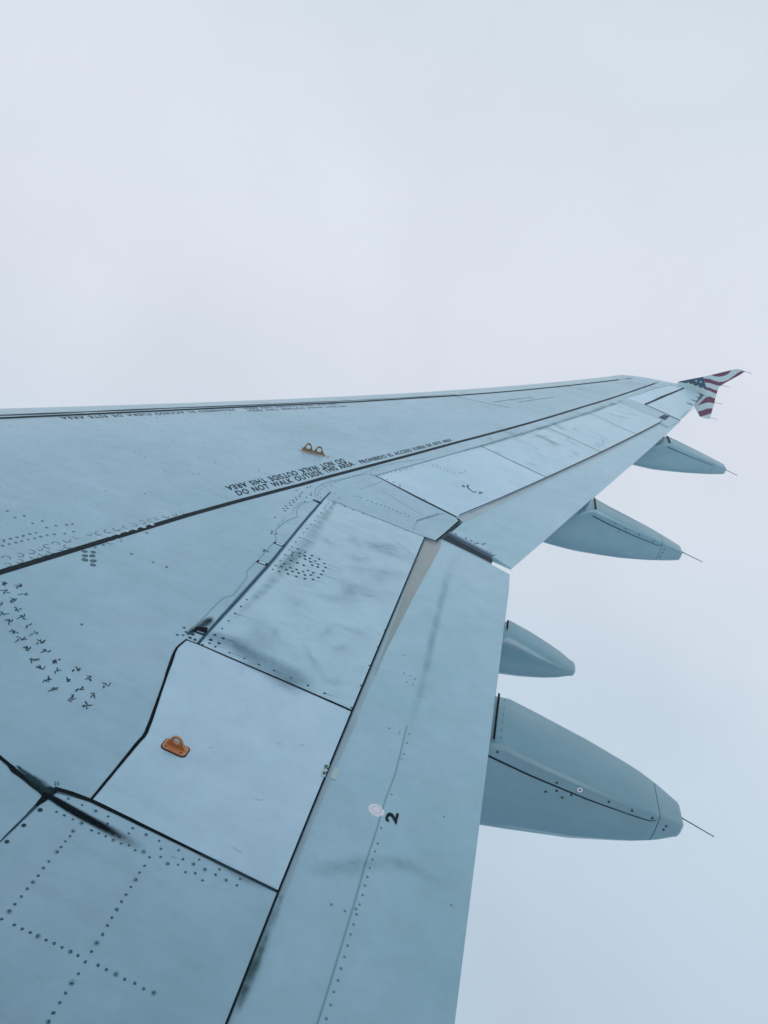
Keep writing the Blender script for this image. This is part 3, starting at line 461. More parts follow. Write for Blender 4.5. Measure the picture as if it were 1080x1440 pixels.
# ------------------------------------------------------------------ wing core (spars and ribs seen only in the joints)
def tipfront(y):
    T = [(16.0, le(16.0)), (16.15, 8.80), (16.3, 9.10), (16.45, 9.42), (16.6, 9.68)]
    if y <= 16.0: return le(y)
    for (a, xa), (b, xb) in zip(T, T[1:]):
        if y <= b: return xa+(xb-xa)*(y-a)/(b-a)
    return T[-1][1]
def rear(y):
    if y < 6.46: return 6.56
    if y < 13.7: return 6.62+(y-6.95)*.365+.03
    return te(y)-.02
def low(x, y):
    a, b = le(y), te(y); c = b-a; t = (x-a)/c
    return base(y) - c*.95*camb(t) - .012
bm = bmesh.new(); rows = []; ys = [1.6+.35*i for i in range(15)]+[6.45, 6.47]+[6.8+.4*i for i in range(18)]+[13.69, 13.71, 14.1, 14.6, 15.1, 15.5, 15.8, 16.0, 16.15, 16.3, 16.45, 16.6]
for y in ys:
    f, r_ = tipfront(y)+.012, rear(y); r = []
    ts = [0, .004, .015, .04, .08, .14, .22, .32, .45, .6, .75, .88, 1]
    thin = 1 if y <= 16 else max(.08, 1-(y-16)/.6)
    for t in reversed(ts):
        x = f+(r_-f)*t
        zu = Zs(x, y)-.024; zl = low(x, y)+.012
        if y > 16.0:
            e = min(1, t*8)**.5; zl = zu-(.02+(max(zu-zl, .03)-.02)*thin*e)
            zu += .0
        r.append(bm.verts.new((x, y, zu)))
    for t in ts[1:]:
        x = f+(r_-f)*t; zu = Zs(x, y)-.024; zl = low(x, y)+.012
        if y > 16.0: e = min(1, t*8)**.5; zl = zu-(.02+(max(zu-zl, .03)-.02)*thin*e)
        r.append(bm.verts.new((x, y, min(zl, zu-.004))))
    rows.append(r)
n = len(rows[0])
for i in range(len(rows)-1):
    for k in range(n): bm.faces.new((rows[i][k], rows[i+1][k], rows[i+1][(k+1) % n], rows[i][(k+1) % n]))
for r in (rows[0], rows[-1]): bm.faces.new(r)
finish('wing_core', bm, M_['under'], root)

# ------------------------------------------------------------------ skin panels
main = panel('wing_skin', D['main'], M_['skin'], root, label='large plain grey upper skin panel crossed by a black line')
panel('trailing_edge_skin', D['fixed_te'], M_['skin'], root)
sA = panel('spoiler', D['spoiler_in'], M_['spoiler'], root, label='weathered inboard spoiler with a patch of dark rivets', dz=.0005)
sB = panel('spoiler', D['panelB'], M_['light'], root, label='clean pale panel carrying the orange bracket')
sC = panel('root_panel', D['panelC'], M_['skin'], root, label='root panel with rows of rivets beside the fuselage')
sD = panel('fairing_panel', D['panelD'], M_['skin'], root)
S = []
for i in range(4):
    S.append(panel('spoiler', D['sp%d' % i], M_['light'] if i == 0 else M_['spoiler2'], root, dz=.0005, gap=.004, label=['first outboard spoiler, palest, with a dark scribbled mark', None, None, None][i]))
panel('access_panel', D['acc0'], M_['light'], root); panel('access_panel', D['acc1'], M_['light'], root)
panel('wingtip_cap', D['tip'], M_['tealp'], root)
def wedge(x, y): return .012+max(0, te(y)-x)*.14
FD = -.014
fin = panel('flap', D['flap_in'], M_['flap'], root, dz=FD, bottom=wedge, label='inboard flap marked with a 2 beside a white disc', gap=.001)
fout = panel('flap', D['flap_out'], M_['flap'], root, dz=FD, bottom=wedge, label='long outboard flap reaching towards the wingtip', gap=.001)
ail = panel('aileron', D['aileron'], M_['spoiler2'], root, dz=-.002, bottom=wedge, gap=.01)
# slats round the nose
def xfront(y):
    F = D['front']
    for (xa, ya), (xb, yb) in zip(F, F[1:]):
        if y <= yb: return xa+(xb-xa)*(y-ya)/(yb-ya)
    (xa, ya), (xb, yb) = F[-2], F[-1]; return xb+(xb-xa)/(yb-ya)*(y-yb)
def slat(y0, y1):
    bm = bmesh.new(); rows = []; m = max(2, int((y1-y0)/.3))
    for i in range(m+1):
        y = y0+(y1-y0)*i/m; f = le(y); xf = max(xfront(y)-.012, f+.05); r = []
        for k in range(11):
            t = (k/10)**2; x = f+(xf-f)*t; r.append((x, y, Zs(x, y)+.001))
        r.reverse()
        for k in range(1, 5):
            t = (k/4)**2*.9; x = f+(xf-f)*t; r.append((x, y, low(x, y)+.004))
        rows.append([bm.verts.new(q) for q in r])
    nn = len(rows[0])
    for i in range(m):
        for k in range(nn): bm.faces.new((rows[i][k], rows[i+1][k], rows[i+1][(k+1) % nn], rows[i][(k+1) % nn]))
    for r in (rows[0], rows[-1]): bm.faces.new(r)
    return finish('slat', bm, M_['slat'], root, ang=40)
cuts = [1.9, 5.2, 8.22, 11.05, 13.45, 15.75]
for a, b in zip(cuts, cuts[1:]): slat(a+.008, b-.008)
# fixed tip skin
bm = bmesh.new(); rows = []
for y in (15.76, 15.9, 16.0, 16.08, 16.15, 16.22, 16.3, 16.38, 16.45, 16.53, 16.6):
    f = tipfront(y); b = te(y)-.0; r = []
    xb_ = min(b, max(f+.25, 9.0+(y-15.76)*1.15))
    for k in range(12):
        t = (k/11)**1.8; x = f+(xb_-f)*t; dip = .0 if y <= 16 else .10*max(0, (1-t*5))**2*min(1, (y-16)/.1)*.4
        r.append(bm.verts.new((x, y, Zs(x, y)+.0015-dip)))
    rows.append(r)
for i in range(len(rows)-1):
    for k in range(11): bm.faces.new((rows[i][k], rows[i+1][k], rows[i+1][k+1], rows[i][k+1]))
ex = bmesh.ops.extrude_face_region(bm, geom=bm.faces[:])
for v in ex['geom']:
    if isinstance(v, bmesh.types.BMVert): v.co.z -= .03
finish('wingtip_skin', bm, M_['skin'], root)

# ------------------------------------------------------------------ seals, joints, painted gap shade, painted line
ribbon('seal', D['seal_B'], [.003, .0065, .0045, .0055, .006, .0042, .004], M_['seal'], sB, step=.02, jitter=.10, dz=.0016)
ribbon('seal', D['seal_C'], [.007, .006, .0055, .0048, .0042, .004, .004], M_['seal'], sC, step=.03, jitter=.08, dz=.0018)
ribbon('seal', D['seal_D'], [.002, .002, .004, .007, .012], M_['seal'], sD, step=.02, jitter=.25, dz=.0018)
ribbon('seal', D['seal_D2'], [.012, .012, .004], M_['seal'], sD, step=.02, jitter=.2, dz=.002)
ribbon('seal', [D['panelC'][0], D['panelC'][-1]], [.006, .0015], M_['score_dark'], sC, step=.02, jitter=.2, dz=.0014)
ribbon('seal', D['seal_A'], [.002, .004, .0045, .005], M_['seal'], sA, step=.04, jitter=.1, dz=.0018)
ribbon('hinge_line', D['hinge_A'], [.003, .005, .004, .005, .005, .004], M_['score_dark'], sA, step=.05, jitter=.15, dz=.0016)
ribbon('hinge_strip', D['hinge_A'], [.005, .010, .009, .011, .012, .007], M_['seal_shade'], sA, step=.05, dz=.0010, jitter=.1)
ribbon('painted_gap_shade', D['te_A'], [.012, .009, .008, .005, .004], M_['seal_shade'], fin, step=.06, dz=FD+.0022, side=-0.2)  # bluish band on the flap, painted for the shade under the spoiler edge
ribbon('edge_gap_shade', D['te_A'], [.003, .0032, .0035, .0028, .0025], M_['seal'], fin, step=.06, dz=.0006, curve=False)  # dark ribbon painting in the gap shade along the inboard spoiler edge
ribbon('edge_gap_shade', D['te_S'], [.004, .0045, .005, .006, .006], M_['seal'], fout, step=.2, dz=.0006, curve=False)  # same painted gap shade along the outboard spoilers
for i in range(5):
    ribbon('spoiler_gap_seal', D['cut%d' % i], [.005, .006, .008][0:3] if i == 0 else [.005, .006] if i < 4 else [.004, .005], M_['seal'] if i < 2 else M_['score_dark'], S[min(i, 3)], step=.15, dz=.0018, curve=False)
ribbon('hinge_line', D['hingeline'], [.007, .009, .010], M_['score'], main, step=.25, dz=.0012, curve=False)
ribbon('panel_joint', D['A_top'], .005, M_['score'], main, step=.1, dz=.0014, curve=False)
ribbon('aileron_gap_seal', D['ail_front'], .015, M_['seal'], ail, dz=.0022, curve=False)
ribbon('aileron_gap_seal', D['ail_in'], [.012, .022], M_['seal'], ail, dz=.0024, curve=False)
ribbon('edge_seal', D['kink_te'], .006, M_['seal'], main, step=.05, dz=.0009, curve=False)
for P, h in ((D['front'], [.015, .014, .015, .015, .016]), ):
    ribbon('slat_seal', P, h, M_['seal'], main, step=.3, dz=.0035, curve=False)
ribbon('slat_track_line', D['front2'], [.014, .012, .008, .006], M_['score_dark'], main, step=.3, dz=.0035, curve=False, jitter=.5)
bm = bmesh.new(); a = resample(D['line_top'], .4); b = D['line_bot']
def at_y(P, y):
    for (xa, ya), (xb, yb) in zip(P, P[1:]):
        if ya <= y <= yb: return xa+(xb-xa)*(y-ya)/(yb-ya)
    return P[-1][0] if y > P[-1][1] else P[0][0]+(y-P[0][1])*(P[1][0]-P[0][0])/(P[1][1]-P[0][1])
prev = None; y = 3.5
while y < 16.1:
    xt, xb = at_y(D['line_top'], y), at_y(D['line_bot'], y); v = []
    mid = (xt+xb)/2; hw_ = .5*(.034+.0*y)
    for x in (mid-hw_, mid, mid+hw_): v.append(bm.verts.new((x, y, Zs(x, y)+.0012)))
    if prev:
        for k in range(2): bm.faces.new((prev[k], v[k], v[k+1], prev[k+1]))
    prev = v; y += .1
finish('walkway_line', bm, M_['black'], main, label='black painted walkway line along the wing')
for kx in 'abcdefghijklm':
    P = D['thin_'+kx]; far = kx in 'ghijklm'
    if kx != 'g': ribbon('panel_joint', P, .0022 if not far else .006, M_['score'], main, step=.06, dz=.0013)
ribbon('seam', D['flap_seam'], .0022, M_['score'], fin, step=.1, dz=FD+.0012)
sheet('dark_quad', D['dark_quad'], M_['score_dark'], main, dz=.0016).name = 'open_slot'
# bare metal abrasion strips on the flap noses
sheet('metal_strip', D['strip_in'], M_['metal2'], fin, dz=FD+.0010, label='dull metal strip along the flap nose')
P = D['strip_in']; 
sheet('metal_strip', P[:6]+[P[-1]], M_['metal'], fin, dz=FD+.0018, label='bare metal wedge at the outer end of the flap nose')
sheet('metal_strip', D['strip_out'], M_['metal3'], fout, dz=FD+.0012)
# rails and cavity between the two flaps
def rail(P, hw, z0, hz, mat, name='seal_rail'):
    bm = bmesh.new(); pts = straight(P, .1); rows = []
    for i, p in enumerate(pts):
        a = pts[max(i-1, 0)]; b = pts[min(i+1, len(pts)-1)]; d = (b-a).normalized(); nn = Vector((-d.y, d.x))*hw; z = Zs(p.x, p.y)+z0
        rows.append([bm.verts.new((p.x+s*nn.x, p.y+s*nn.y, z+t)) for s, t in ((-1, -hz), (-1, 0), (-.6, .003), (.6, .003), (1, 0), (1, -hz))])
    for i in range(len(rows)-1):
        for k in range(6): bm.faces.new((rows[i][k], rows[i+1][k], rows[i+1][(k+1) % 6], rows[i][(k+1) % 6]))
    bm.faces.new(rows[0]); bm.faces.new(rows[-1])
    return finish(name, bm, mat, root)
M_['railm'] = flat_mat('rail_grey_blue', (.15, .24, .33), .4, .2); M_['railm2'] = flat_mat('rail_pale', (.28, .40, .48), .35, .2)
rail([(x-.005, y+.012) for x, y in D['rail1']], .020, -.012, .05, M_['railm']); rail([(x, y-.004) for x, y in D['rail2']], .011, -.016, .05, M_['railm2']); 
bm = bmesh.new()
Q = [Vector(D['rail1'][0]), Vector(D['rail1'][-1]), Vector(D['rail2'][-1]), Vector(D['rail2'][0])]
vs = [bm.verts.new((q.x, q.y, Zs(q.x, q.y)-z)) for q in Q for z in (.030, .13)]
bm.faces.new([vs[i] for i in (0, 2, 4, 6)]); bm.faces.new([vs[i] for i in (1, 3, 5, 7)])
for i in range(4): bm.faces.new((vs[2*i], vs[2*i+1], vs[(2*i+3) % 8], vs[(2*i+2) % 8]))
finish('flap_end_cavity', bm, M_['cavity'], root)

# ------------------------------------------------------------------ lettering
lab = dict(a='black warning nearest the line, read from behind the wing', b='black warning painted upside down above the other', c='black Spanish warning along the line', d='upside-down Spanish warning by the leading edge')
for k, s in TEXTS.items():
    text_on('painted_text', s, D['text_'+k], M_['black'], main, dz=.0018, bold=.012 if k in 'abc' else .0, label=lab.get(k))
text_on('painted_number', '2', D['text_two'], M_['black'], fin, dz=FD+.0016, bold=.035)
tp = panel('placard', D['tagplate'], M_['tag'], sB, thick=.001, dz=.0012, gap=0)
t_ = text_on('placard_text', '9L 2R', D['text_tag'], M_['black'], sB, dz=.0020, bold=.03)
panel('placard', D['tagplate2'], M_['tag'], fin, thick=.001, dz=FD+.002, gap=0)
# white disc
c, ex_, ey_ = [Vector(p) for p in D['disc']]
rr = .5*((ex_-c).length+(ey_-c).length)
rivets('white_disc', [tuple(c)], rr, M_['white'], fin, dz=FD+.001, h=.0015, n=28, jit=0, kind=None)
rings('disc_rim', [tuple(c)], rr*.62, M_['livery'], fin, dz=FD+.0022, n=24, wd=.12)['kind'] = 'stuff'

# ------------------------------------------------------------------ fasteners
rivets('rivets', D['rv_C'], .0034, M_['rivet_mid'], sC); rings('fastener_rims', D['rv_C'], .0042, M_['rivet'], sC, arc=.55, wd=.3); rivets('rivets', D['rv_Cbig'], .0075, M_['rivet'], sC)
rings('fastener_rims', D['rv_Cbig']+D['rv_C'][::4], .0062, M_['score'], sC)
for p in D['stars']: scribble(p, .0165, M_['rivet'], main, strokes=rnd.choice((3, 4, 5, 6)))
rivets('rivets', D['rv_main'], .0075, M_['rivet_mid'], main); rivets('rivets', D['rv_up'], .0075, M_['rivet'], main)
rivets('rivets', D['rv_small'], .0048, M_['rivet_mid'], main); rivets('rivets', D['rv_wedge'], .007, M_['rivet_mid'], main)
rings('fastener_rims', D['rv_oval'], .017, M_['rivet_mid'], main, wd=.2, arc=.7)
rivets('filled_fasteners', D['rv_oval'], .014, M_['rivet_pale'], main, h=.0016)
rivets('filled_fasteners', D['rv_online'], .015, M_['rivet_bright'], main, h=.0026)
rivets('rivets', D['rv_dkoval'], .013, M_['rivet_mid'], main)
rings('fastener_rims', D['rv_dkoval'], .0145, M_['rivet'], main, arc=.6)
rivets('rivets', D['rv_A'], .0088, M_['rivet'], sA, dz=.0006); rivets('rivets', D['rv_Asmall'], .0055, M_['rivet'], sA, dz=.0006)
rivets('rivets', D['rv_hingebox'], .007, M_['rivet'], sA, dz=.0012)
rivets('rivets', D['rv_S1'], .0075, M_['rivet_mid'], S[0], dz=.0006)
rivets('rivets', D['rv_flap'], .0045, M_['rivet_soft'], fin, dz=FD); rivets('rivets', D['rv_flapout'], .009, M_['rivet'], fout, dz=FD)
# long fine rivet rows along the stringers of the main skin
pts = []
for j in range(13):
    u = (j+.6)/13.6; y = 4.6
    while y < 15.4:
        xa, xb = xfront(y)+.12, at_y(D['line_top'], y)-.06
        if rnd.random() < .8: pts.append((xa+(xb-xa)*u, y))
        y += .045
rivets('rivets', pts, .0040, M_['score'], main, h=.0004, n=5)
rivets('rivets', rnd.sample(pts, 150), .0055, M_['rivet_mid'], main, h=.001, n=6)
pts = []
for a, b, m in ((0, 1, 40), (1, 2, 26), (2, 3, 20), (3, 4, 16)):
    A, B = Vector(D['sp%d' % a][0]), Vector(D['sp%d' % a][1])
    for k in range(m):
        q = A.lerp(B, (k+.5)/m); pts.append((q.x+.035, q.y))
rivets('rivets', pts, .006, M_['rivet_pale'], main, n=6, h=.001, dz=.0006)
m_tr = stain_or_shade_mat('fastener_dirt', (.08, .19, .23), .4, 25, .1, .6, soft=1, endfade=.9)
for k, (x, y) in enumerate((D['rv_A']+D['rv_Asmall'])[::3]):
    ribbon('dirt_trail', [(x, y), (x+.03, y+.004), (x+rnd.uniform(.06, .16), y+.012)], [.004, .006, .004], m_tr, sA, dz=.0014+.00002*k, step=.03, kind='stuff')
# hinge details beside the inboard spoiler
for kx in ('tab1', 'tab2', 'tab3'):
    t = sheet('hinge_tab', D[kx], M_['seal'], sA, dz=.0016)
    P = D[kx]; cc = sum((Vector(p) for p in P), Vector((0, 0)))/len(P)
    if kx != 'tab3': sheet('hinge_tab_cover', [tuple(cc+(Vector(p)-cc)*.62) for p in P], M_['light'], sA, dz=.0024)
sheet('hinge_slot', D['slotbox'], M_['seal'], sA, dz=.0016); sheet('hinge_lug', D['slotlight'], M_['seal_shade'], sA, dz=.0024)
scribble(D['chip'][0], .02, M_['score_dark'], main, name='paint_chip')
q = D['scrib']
for p, r in ((q[0], .022), (q[1], .028)): scribble(p, r, M_['score_dark'], S[0], name='paint_chip', dz=.003)
ribbon('dark_mark', q[2:7], .006, M_['score_dark'], S[0], dz=.003, step=.03, jitter=.8)
for P in ((10.9, 6.62), (11.3, 6.9)): ribbon('faint_stencil_mark', [(P[1]-.02, P[0]), (P[1]+.2, P[0]+.5), (P[1]+.42, P[0]+.95)], .007, M_['score'], main, dz=.0016, step=.05, jitter=.9)
for k in range(7):
    x, y = rnd.uniform(6.0, 6.4), rnd.uniform(3.4, 4.2); a = rnd.uniform(-.6, .9); l = rnd.uniform(.006, .016)
    ribbon('scratch', [(x, y), (x+l*math.cos(a), y+l*math.sin(a)), (x+1.8*l*math.cos(a+.3), y+1.8*l*math.sin(a+.3))], .0006, M_['score'], sB, dz=.0012, step=.02, kind='stuff')

# ------------------------------------------------------------------ dirt
m_black = stain_or_shade_mat('soot_streak', (.001, .008, .012), 2.3, 16, .05, .50, soft=1.0, endfade=.95, startfade=.02, squeeze=(1, 3, 1))
m_grime = stain_or_shade_mat('green_grime', (.10, .24, .25), .5, 9, .35, .75, squeeze=(1, 3, 1))
m_grime2 = stain_or_shade_mat('blue_grime', (.07, .15, .20), .5, 12, .30, .75, squeeze=(1, 3, 1))
m_soft = stain_or_shade_mat('faint_smear', (.10, .21, .26), .34, 12, .30, .75, endfade=.4, startfade=.3)
m_dark = stain_or_shade_mat('dark_smear', (.02, .05, .06), 1.2, 10, .25, .6)
ribbon('dirt_streak', D['st_black'], [.010, .016, .018, .020, .022, .024, .022], m_black, sC, step=.02, dz=.0022)
ribbon('dirt_streak', [(x-.003, y) for x, y in D['st_black'][:6]], [.010, .010, .008, .006], m_black, sC, step=.02, dz=.0024)
ribbon('dirt_streak', D['st_black2'], [.004, .012, .022, .028, .02], m_dark, sD, step=.02, dz=.0022)
ribbon('dirt_smear', D['st_hbox'], [.01, .025, .03, .015], m_dark, sA, step=.02, dz=.0010)
ribbon('dirt_smear', D['st_Abot'], [.05, .07, .10, .12, .10], stain_or_shade_mat('blue_grime_patch', (.16, .28, .36), .7, 9, .15, .7), sA, step=.06, dz=.0016)
ribbon('dirt_smear', D['st_flapLE'], [.006, .016, .026, .03, .03, .02], m_grime2, fin, step=.03, dz=FD+.0030)
ribbon('dirt_smear', [(x+.004, y) for x, y in D['st_flapLE'][2:]], [.005, .014, .016, .008], stain_or_shade_mat('green_black_grime', (.06, .13, .12), .8, 12, .35, .6), fin, step=.03, dz=FD+.0034)
ribbon('dirt_smear', [(x-.01, y) for x, y in D['st_flap2']], [.02, .05, .05, .04, .04, .04, .04], m_soft, fin, step=.04, dz=FD+.0026)
ribbon('dirt_smear', D['st_flaprib'], [.03, .035, .03, .03, .025, .02], m_soft, fin, step=.08, dz=FD+.0026)
ribbon('dirt_smear', D['st_hA'], [.02, .04, .06, .05, .03, .02], m_grime, sA, step=.06, dz=.0030, side=.9)
ribbon('dirt_smear', D['st_A2'], [.02, .05, .02], m_grime2, sA, step=.03, dz=.0034)
m_oil = stain_or_shade_mat('oil_patch', (.10, .25, .27), .30, 11, .30, .72, soft=1.4)
m_oil2 = stain_or_shade_mat('blue_oil_patch', (.12, .24, .29), .34, 6, .30, .70, soft=1.3)
for k, (x, y) in enumerate(D['st_blobs']): blob('oil_patch', x, y, .05+.05*(k % 3), .04+.03*(k % 2), .4+k, m_oil, sA)
for k in range(14):
    y = rnd.uniform(4.6, 6.2); x = rnd.uniform(5.95, 6.42)
    blob('oil_patch', x, y, rnd.uniform(.05, .22), rnd.uniform(.04, .16), rnd.uniform(-.3, .5), m_oil, sA, dz=.0020+.00003*k)
for k, (x, y) in enumerate(D['st_blobS']): blob('oil_patch', x, y, .08+.05*(k % 3), .05+.05*(k % 2), .2*k, m_oil2, S[1 if y < 11 else 2], dz=.0032)
for k in range(16):
    y = rnd.uniform(9.2, 13.2); x = 6.75+(y-9.2)*.36+rnd.uniform(.0, .45)
    blob('oil_patch', x, y, rnd.uniform(.05, .2), rnd.uniform(.05, .14), rnd.uniform(-.3, .5), m_oil2, S[1 if y < 10.6 else 2 if y < 12 else 3], dz=.0022+.00003*k)
ribbon('dirt_smear', D['st_line2'], [.02, .05, .05, .06, .06], stain_or_shade_mat('hinge_grime', (.13, .27, .31), .6, 2.2, .4, .7, endfade=.05), main, step=.2, dz=.0022)
ribbon('dirt_smear', D['st_c'], [.012, .02, .016, .01], m_grime2, sC, step=.03, dz=.0022)
m_spk = stain_or_shade_mat('exhaust_soot', (.01, .04, .06), 2.0, 9, .1, .5, soft=1, endfade=.3, startfade=.5)
for x, y in D['st_spikes']: ribbon('exhaust_streak', [(x-.10, y-.02), (x, y), (x+.06, y+.01)], [.015, .035, .04], m_spk, ail, step=.04, dz=.003)
ribbon('dirt_smear', D['st_ailte'], [.03, .05, .03, .03], m_grime2, ail, step=.1, dz=.003)

# ------------------------------------------------------------------ brackets
def bracket(P4, mat, parent_mat_edge, humps, name, lab_, h, hole):
    """rounded base plate screwed to the skin with an upright pierced lug"""
    P = [Vector(p) for p in P4]; c = sum(P, Vector((0, 0)))/4
    return c
P = [Vector(p) for p in D['brk1_plate']]; c = sum(P, Vector((0, 0)))/4
U = ((P[3]-P[0])+(P[2]-P[1]))/2; V = ((P[1]-P[0])+(P[2]-P[3]))/2; lu, lv = U.length/2, V.length/2; U.normalize(); V.normalize()
def plate(name, c, U, V, lu, lv, dz, th, mat, parent, rr=.3):
    bm = bmesh.new(); pts = []
    for (su, sv, a0) in ((1, 1, 0), (-1, 1, 90), (-1, -1, 180), (1, -1, 270)):
        r = rr*min(lu, lv)
        for k in range(5):
            a = math.radians(a0+k*22.5); q = c+U*(su*(lu-r)+r*math.cos(a))+V*(sv*(lv-r)+r*math.sin(a)); pts.append(q)
    top = [bm.verts.new((q.x, q.y, Zs(q.x, q.y)+dz+th)) for q in pts]; bot = [bm.verts.new((q.x, q.y, Zs(q.x, q.y)+dz)) for q in pts]
    bm.faces.new(top); bm.faces.new(bot[::-1])
    for i in range(len(pts)): bm.faces.new((bot[i], bot[(i+1) % len(pts)], top[(i+1) % len(pts)], top[i]))
    return finish(name, bm, mat, parent, smooth=False)
brk = plate('bracket', c, U, V, lu, lv, .0005, .0035, M_['orange'], root, .55); brk['label'] = 'orange bracket with an upright pierced lug on the pale panel'
plate('bracket_seal', c, U, V, lu+.0032, lv+.0032, .0003, .0012, M_['seal'], brk, .55)
def lug(name, a, b, prof, th, mat, parent, holes, dirn=None):
    """upright plate from a to b; prof = outline height f(s); holes = [(s, z, r)]"""
    a, b = Vector(a), Vector(b); d = b-a; Lg = d.length; d.normalize(); nn = Vector((-d.y, d.x)); bm = bmesh.new()
    # strips of quads between the hole rim and the outline, one fan per hole
    n = 40; cuts_ = [0]+[(holes[i][0]+holes[i+1][0])/2 for i in range(len(holes)-1)]+[1]
    for hi, (hs, hz, hr) in enumerate(holes):
        s0, s1 = cuts_[hi], cuts_[hi+1]; ring = []; outl = []
        m = 36
        for k in range(m):
            an = 2*math.pi*k/m; dx, dz_ = math.cos(an), math.sin(an)
            ring.append((hs*Lg+hr*dx, hz+hr*.9*dz_))
            t = hr; px, pz = hs*Lg, hz
            while True:
                qx, qz = px+dx*t, pz+dz_*t
                if qx <= s0*Lg or qx >= s1*Lg or qz <= 0 or qz >= prof(min(max(qx/Lg, 0), 1)): break
                t += .0006
            outl.append((min(max(qx, s0*Lg), s1*Lg), max(qz, 0)))
        for side_ in (-1, 1):
            for k in range(m):
                vs_ = []
                for (x, z) in (ring[k], ring[(k+1) % m], outl[(k+1) % m], outl[k]):
                    q = a+d*x+nn*th*side_; vs_.append(bm.verts.new((q.x, q.y, Zs(a.x+d.x*x, a.y+d.y*x)+.003+z)))
                bm.faces.new(vs_)
        for loop in (ring, outl):
            for k in range(m):
                vs_ = []
                for (x, z), sd in ((loop[k], -1), (loop[(k+1) % m], -1), (loop[(k+1) % m], 1), (loop[k], 1)):
                    q = a+d*x+nn*th*sd; vs_.append(bm.verts.new((q.x, q.y, Zs(a.x+d.x*x, a.y+d.y*x)+.003+z)))
                bm.faces.new(vs_)
    bmesh.ops.remove_doubles(bm, verts=bm.verts, dist=.0002)
    return finish(name, bm, mat, parent, ang=35)
a_, b_ = c-U*lu*.86+V*.10*lv, c+U*lu*.86+V*.10*lv
LUGL = (b_-a_).length
lug('lug', a_, b_, lambda s: max(.036*max(0, 1-(abs(s-.5)/.37)**2.4)**.55, .010*max(0, 1-(abs(s-.5)/.5)**4))+.0002, .0035, M_['orange'], brk, [(.5, .021, .0105)])
for su, sv in ((-.7, -.55), (.62, -.55), (-.7, .6)):
    q = c+U*lu*su+V*lv*sv; rivets('screw', [tuple(q)], .0042, M_['rivet'], brk, dz=.004, h=.0012, n=6, kind=None)
m_con = stain_or_shade_mat('painted_contact_shade', (.03, .08, .10), .8, 20, .1, .6, soft=1.2)  # soft dark patch painting the contact shadow around a bracket
blob('contact_shade', c.x, c.y, .055, .045, 0, m_con, brk, dz=.0021)
# second bracket, brown, two humps
e0, e1 = [Vector(p) for p in D['brk2_ends']]; d = (e1-e0); Ls = d.length; d.normalize(); nn = Vector((-d.y, d.x))
brk2 = plate('bracket', (e0+e1)/2, d, nn, Ls/2, .013, .0005, .003, M_['pink'], root, .6); brk2['label'] = 'brown bracket with two pierced humps above the warning text'
blob('contact_shade', (e0+e1).x/2, (e0+e1).y/2, .15, .04, .25, m_con, brk2, dz=.0002+.0003)  # painted contact shadow of the second bracket
def hump(s): return .003+.060*max(math.exp(-abs((s-.29)/.165)**2.6), .93*math.exp(-abs((s-.71)/.165)**2.6))
lug('lug', e0+d*Ls*.05, e0+d*Ls*.88, hump, .005, M_['brown'], brk2, [(.29, .034, .0165), (.71, .031, .0165)])

# ------------------------------------------------------------------ wingtip fence in flag colours
YF = 16.62
def plate_y(name, P, y0, y1, mat, parent, label=None, bevel=0):
    bm = bmesh.new(); P = clean(P)
    from mathutils.geometry import tessellate_polygon
    tris = tessellate_polygon([[Vector((x, z, 0)) for x, z in P]])
    A = [bm.verts.new((x, y0, z)) for x, z in P]
    for t in tris: bm.faces.new([A[i] for i in t])
    if y1 is not None:
        B = [bm.verts.new((x, y1, z)) for x, z in P]
        for t in tris: bm.faces.new([B[i] for i in t][::-1])
        for i in range(len(P)): bm.faces.new((A[i], B[i], B[(i+1) % len(P)], A[(i+1) % len(P)]))
    bmesh.ops.triangulate(bm, faces=[f for f in bm.faces if len(f.verts) > 4])
    return finish(name, bm, mat, parent, smooth=False, label=label)
fn = plate_y('wingtip_fence', D['fence'], YF, YF+.03, M_['livery'], root, label='wingtip fence painted with stars and wavy red and white stripes')
plate_y('greenish_patch', D['teal'], YF-.001, None, M_['tealp'], fn)
plate_y('blue_field', D['canton'], YF-.002, None, M_['navy'], fn)
for k in range(1, 6): plate_y('red_stripe', D['red%d' % k], YF-.002, None, M_['red'], fn)
for k, (x, z) in enumerate(D['stars_f']):
    P = []; s = .021 if k < 4 else .014
    for i in range(10):
        a = math.pi*i/5+.3; r = s if i % 2 == 0 else s*.45; P.append((x+r*math.cos(a)*1.2, z+r*math.sin(a)))
    plate_y('star', P, YF-.004, None, M_['livery'], fn)
def rod(name, p, q, r0, r1, mat, parent, n=8):
    p, q = Vector(p), Vector(q); d = (q-p).normalized(); u = d.cross(Vector((0, 0, 1))).normalized(); v = d.cross(u); bm = bmesh.new(); R2 = []
    for c_, r in ((p, r0), (p.lerp(q, .12), r0), (p.lerp(q, .16), r1*1.2), (q, r1)):
        R2.append([bm.verts.new(c_+(u*math.cos(2*math.pi*k/n)+v*math.sin(2*math.pi*k/n))*r) for k in range(n)])
    for i in range(3):
        for k in range(n): bm.faces.new((R2[i][k], R2[i+1][k], R2[i+1][(k+1) % n], R2[i][(k+1) % n]))
    bm.faces.new(R2[0]); bm.faces.new(R2[-1][::-1])
    return finish(name, bm, mat, parent)
WF = D['wick_f']
for i in range(0, 8, 2): rod('static_wick', (WF[i][0]-.02, YF+.015, WF[i][1]), (WF[i+1][0], YF+.015, WF[i+1][1]), .006, .0028, M_['rod'], fn)

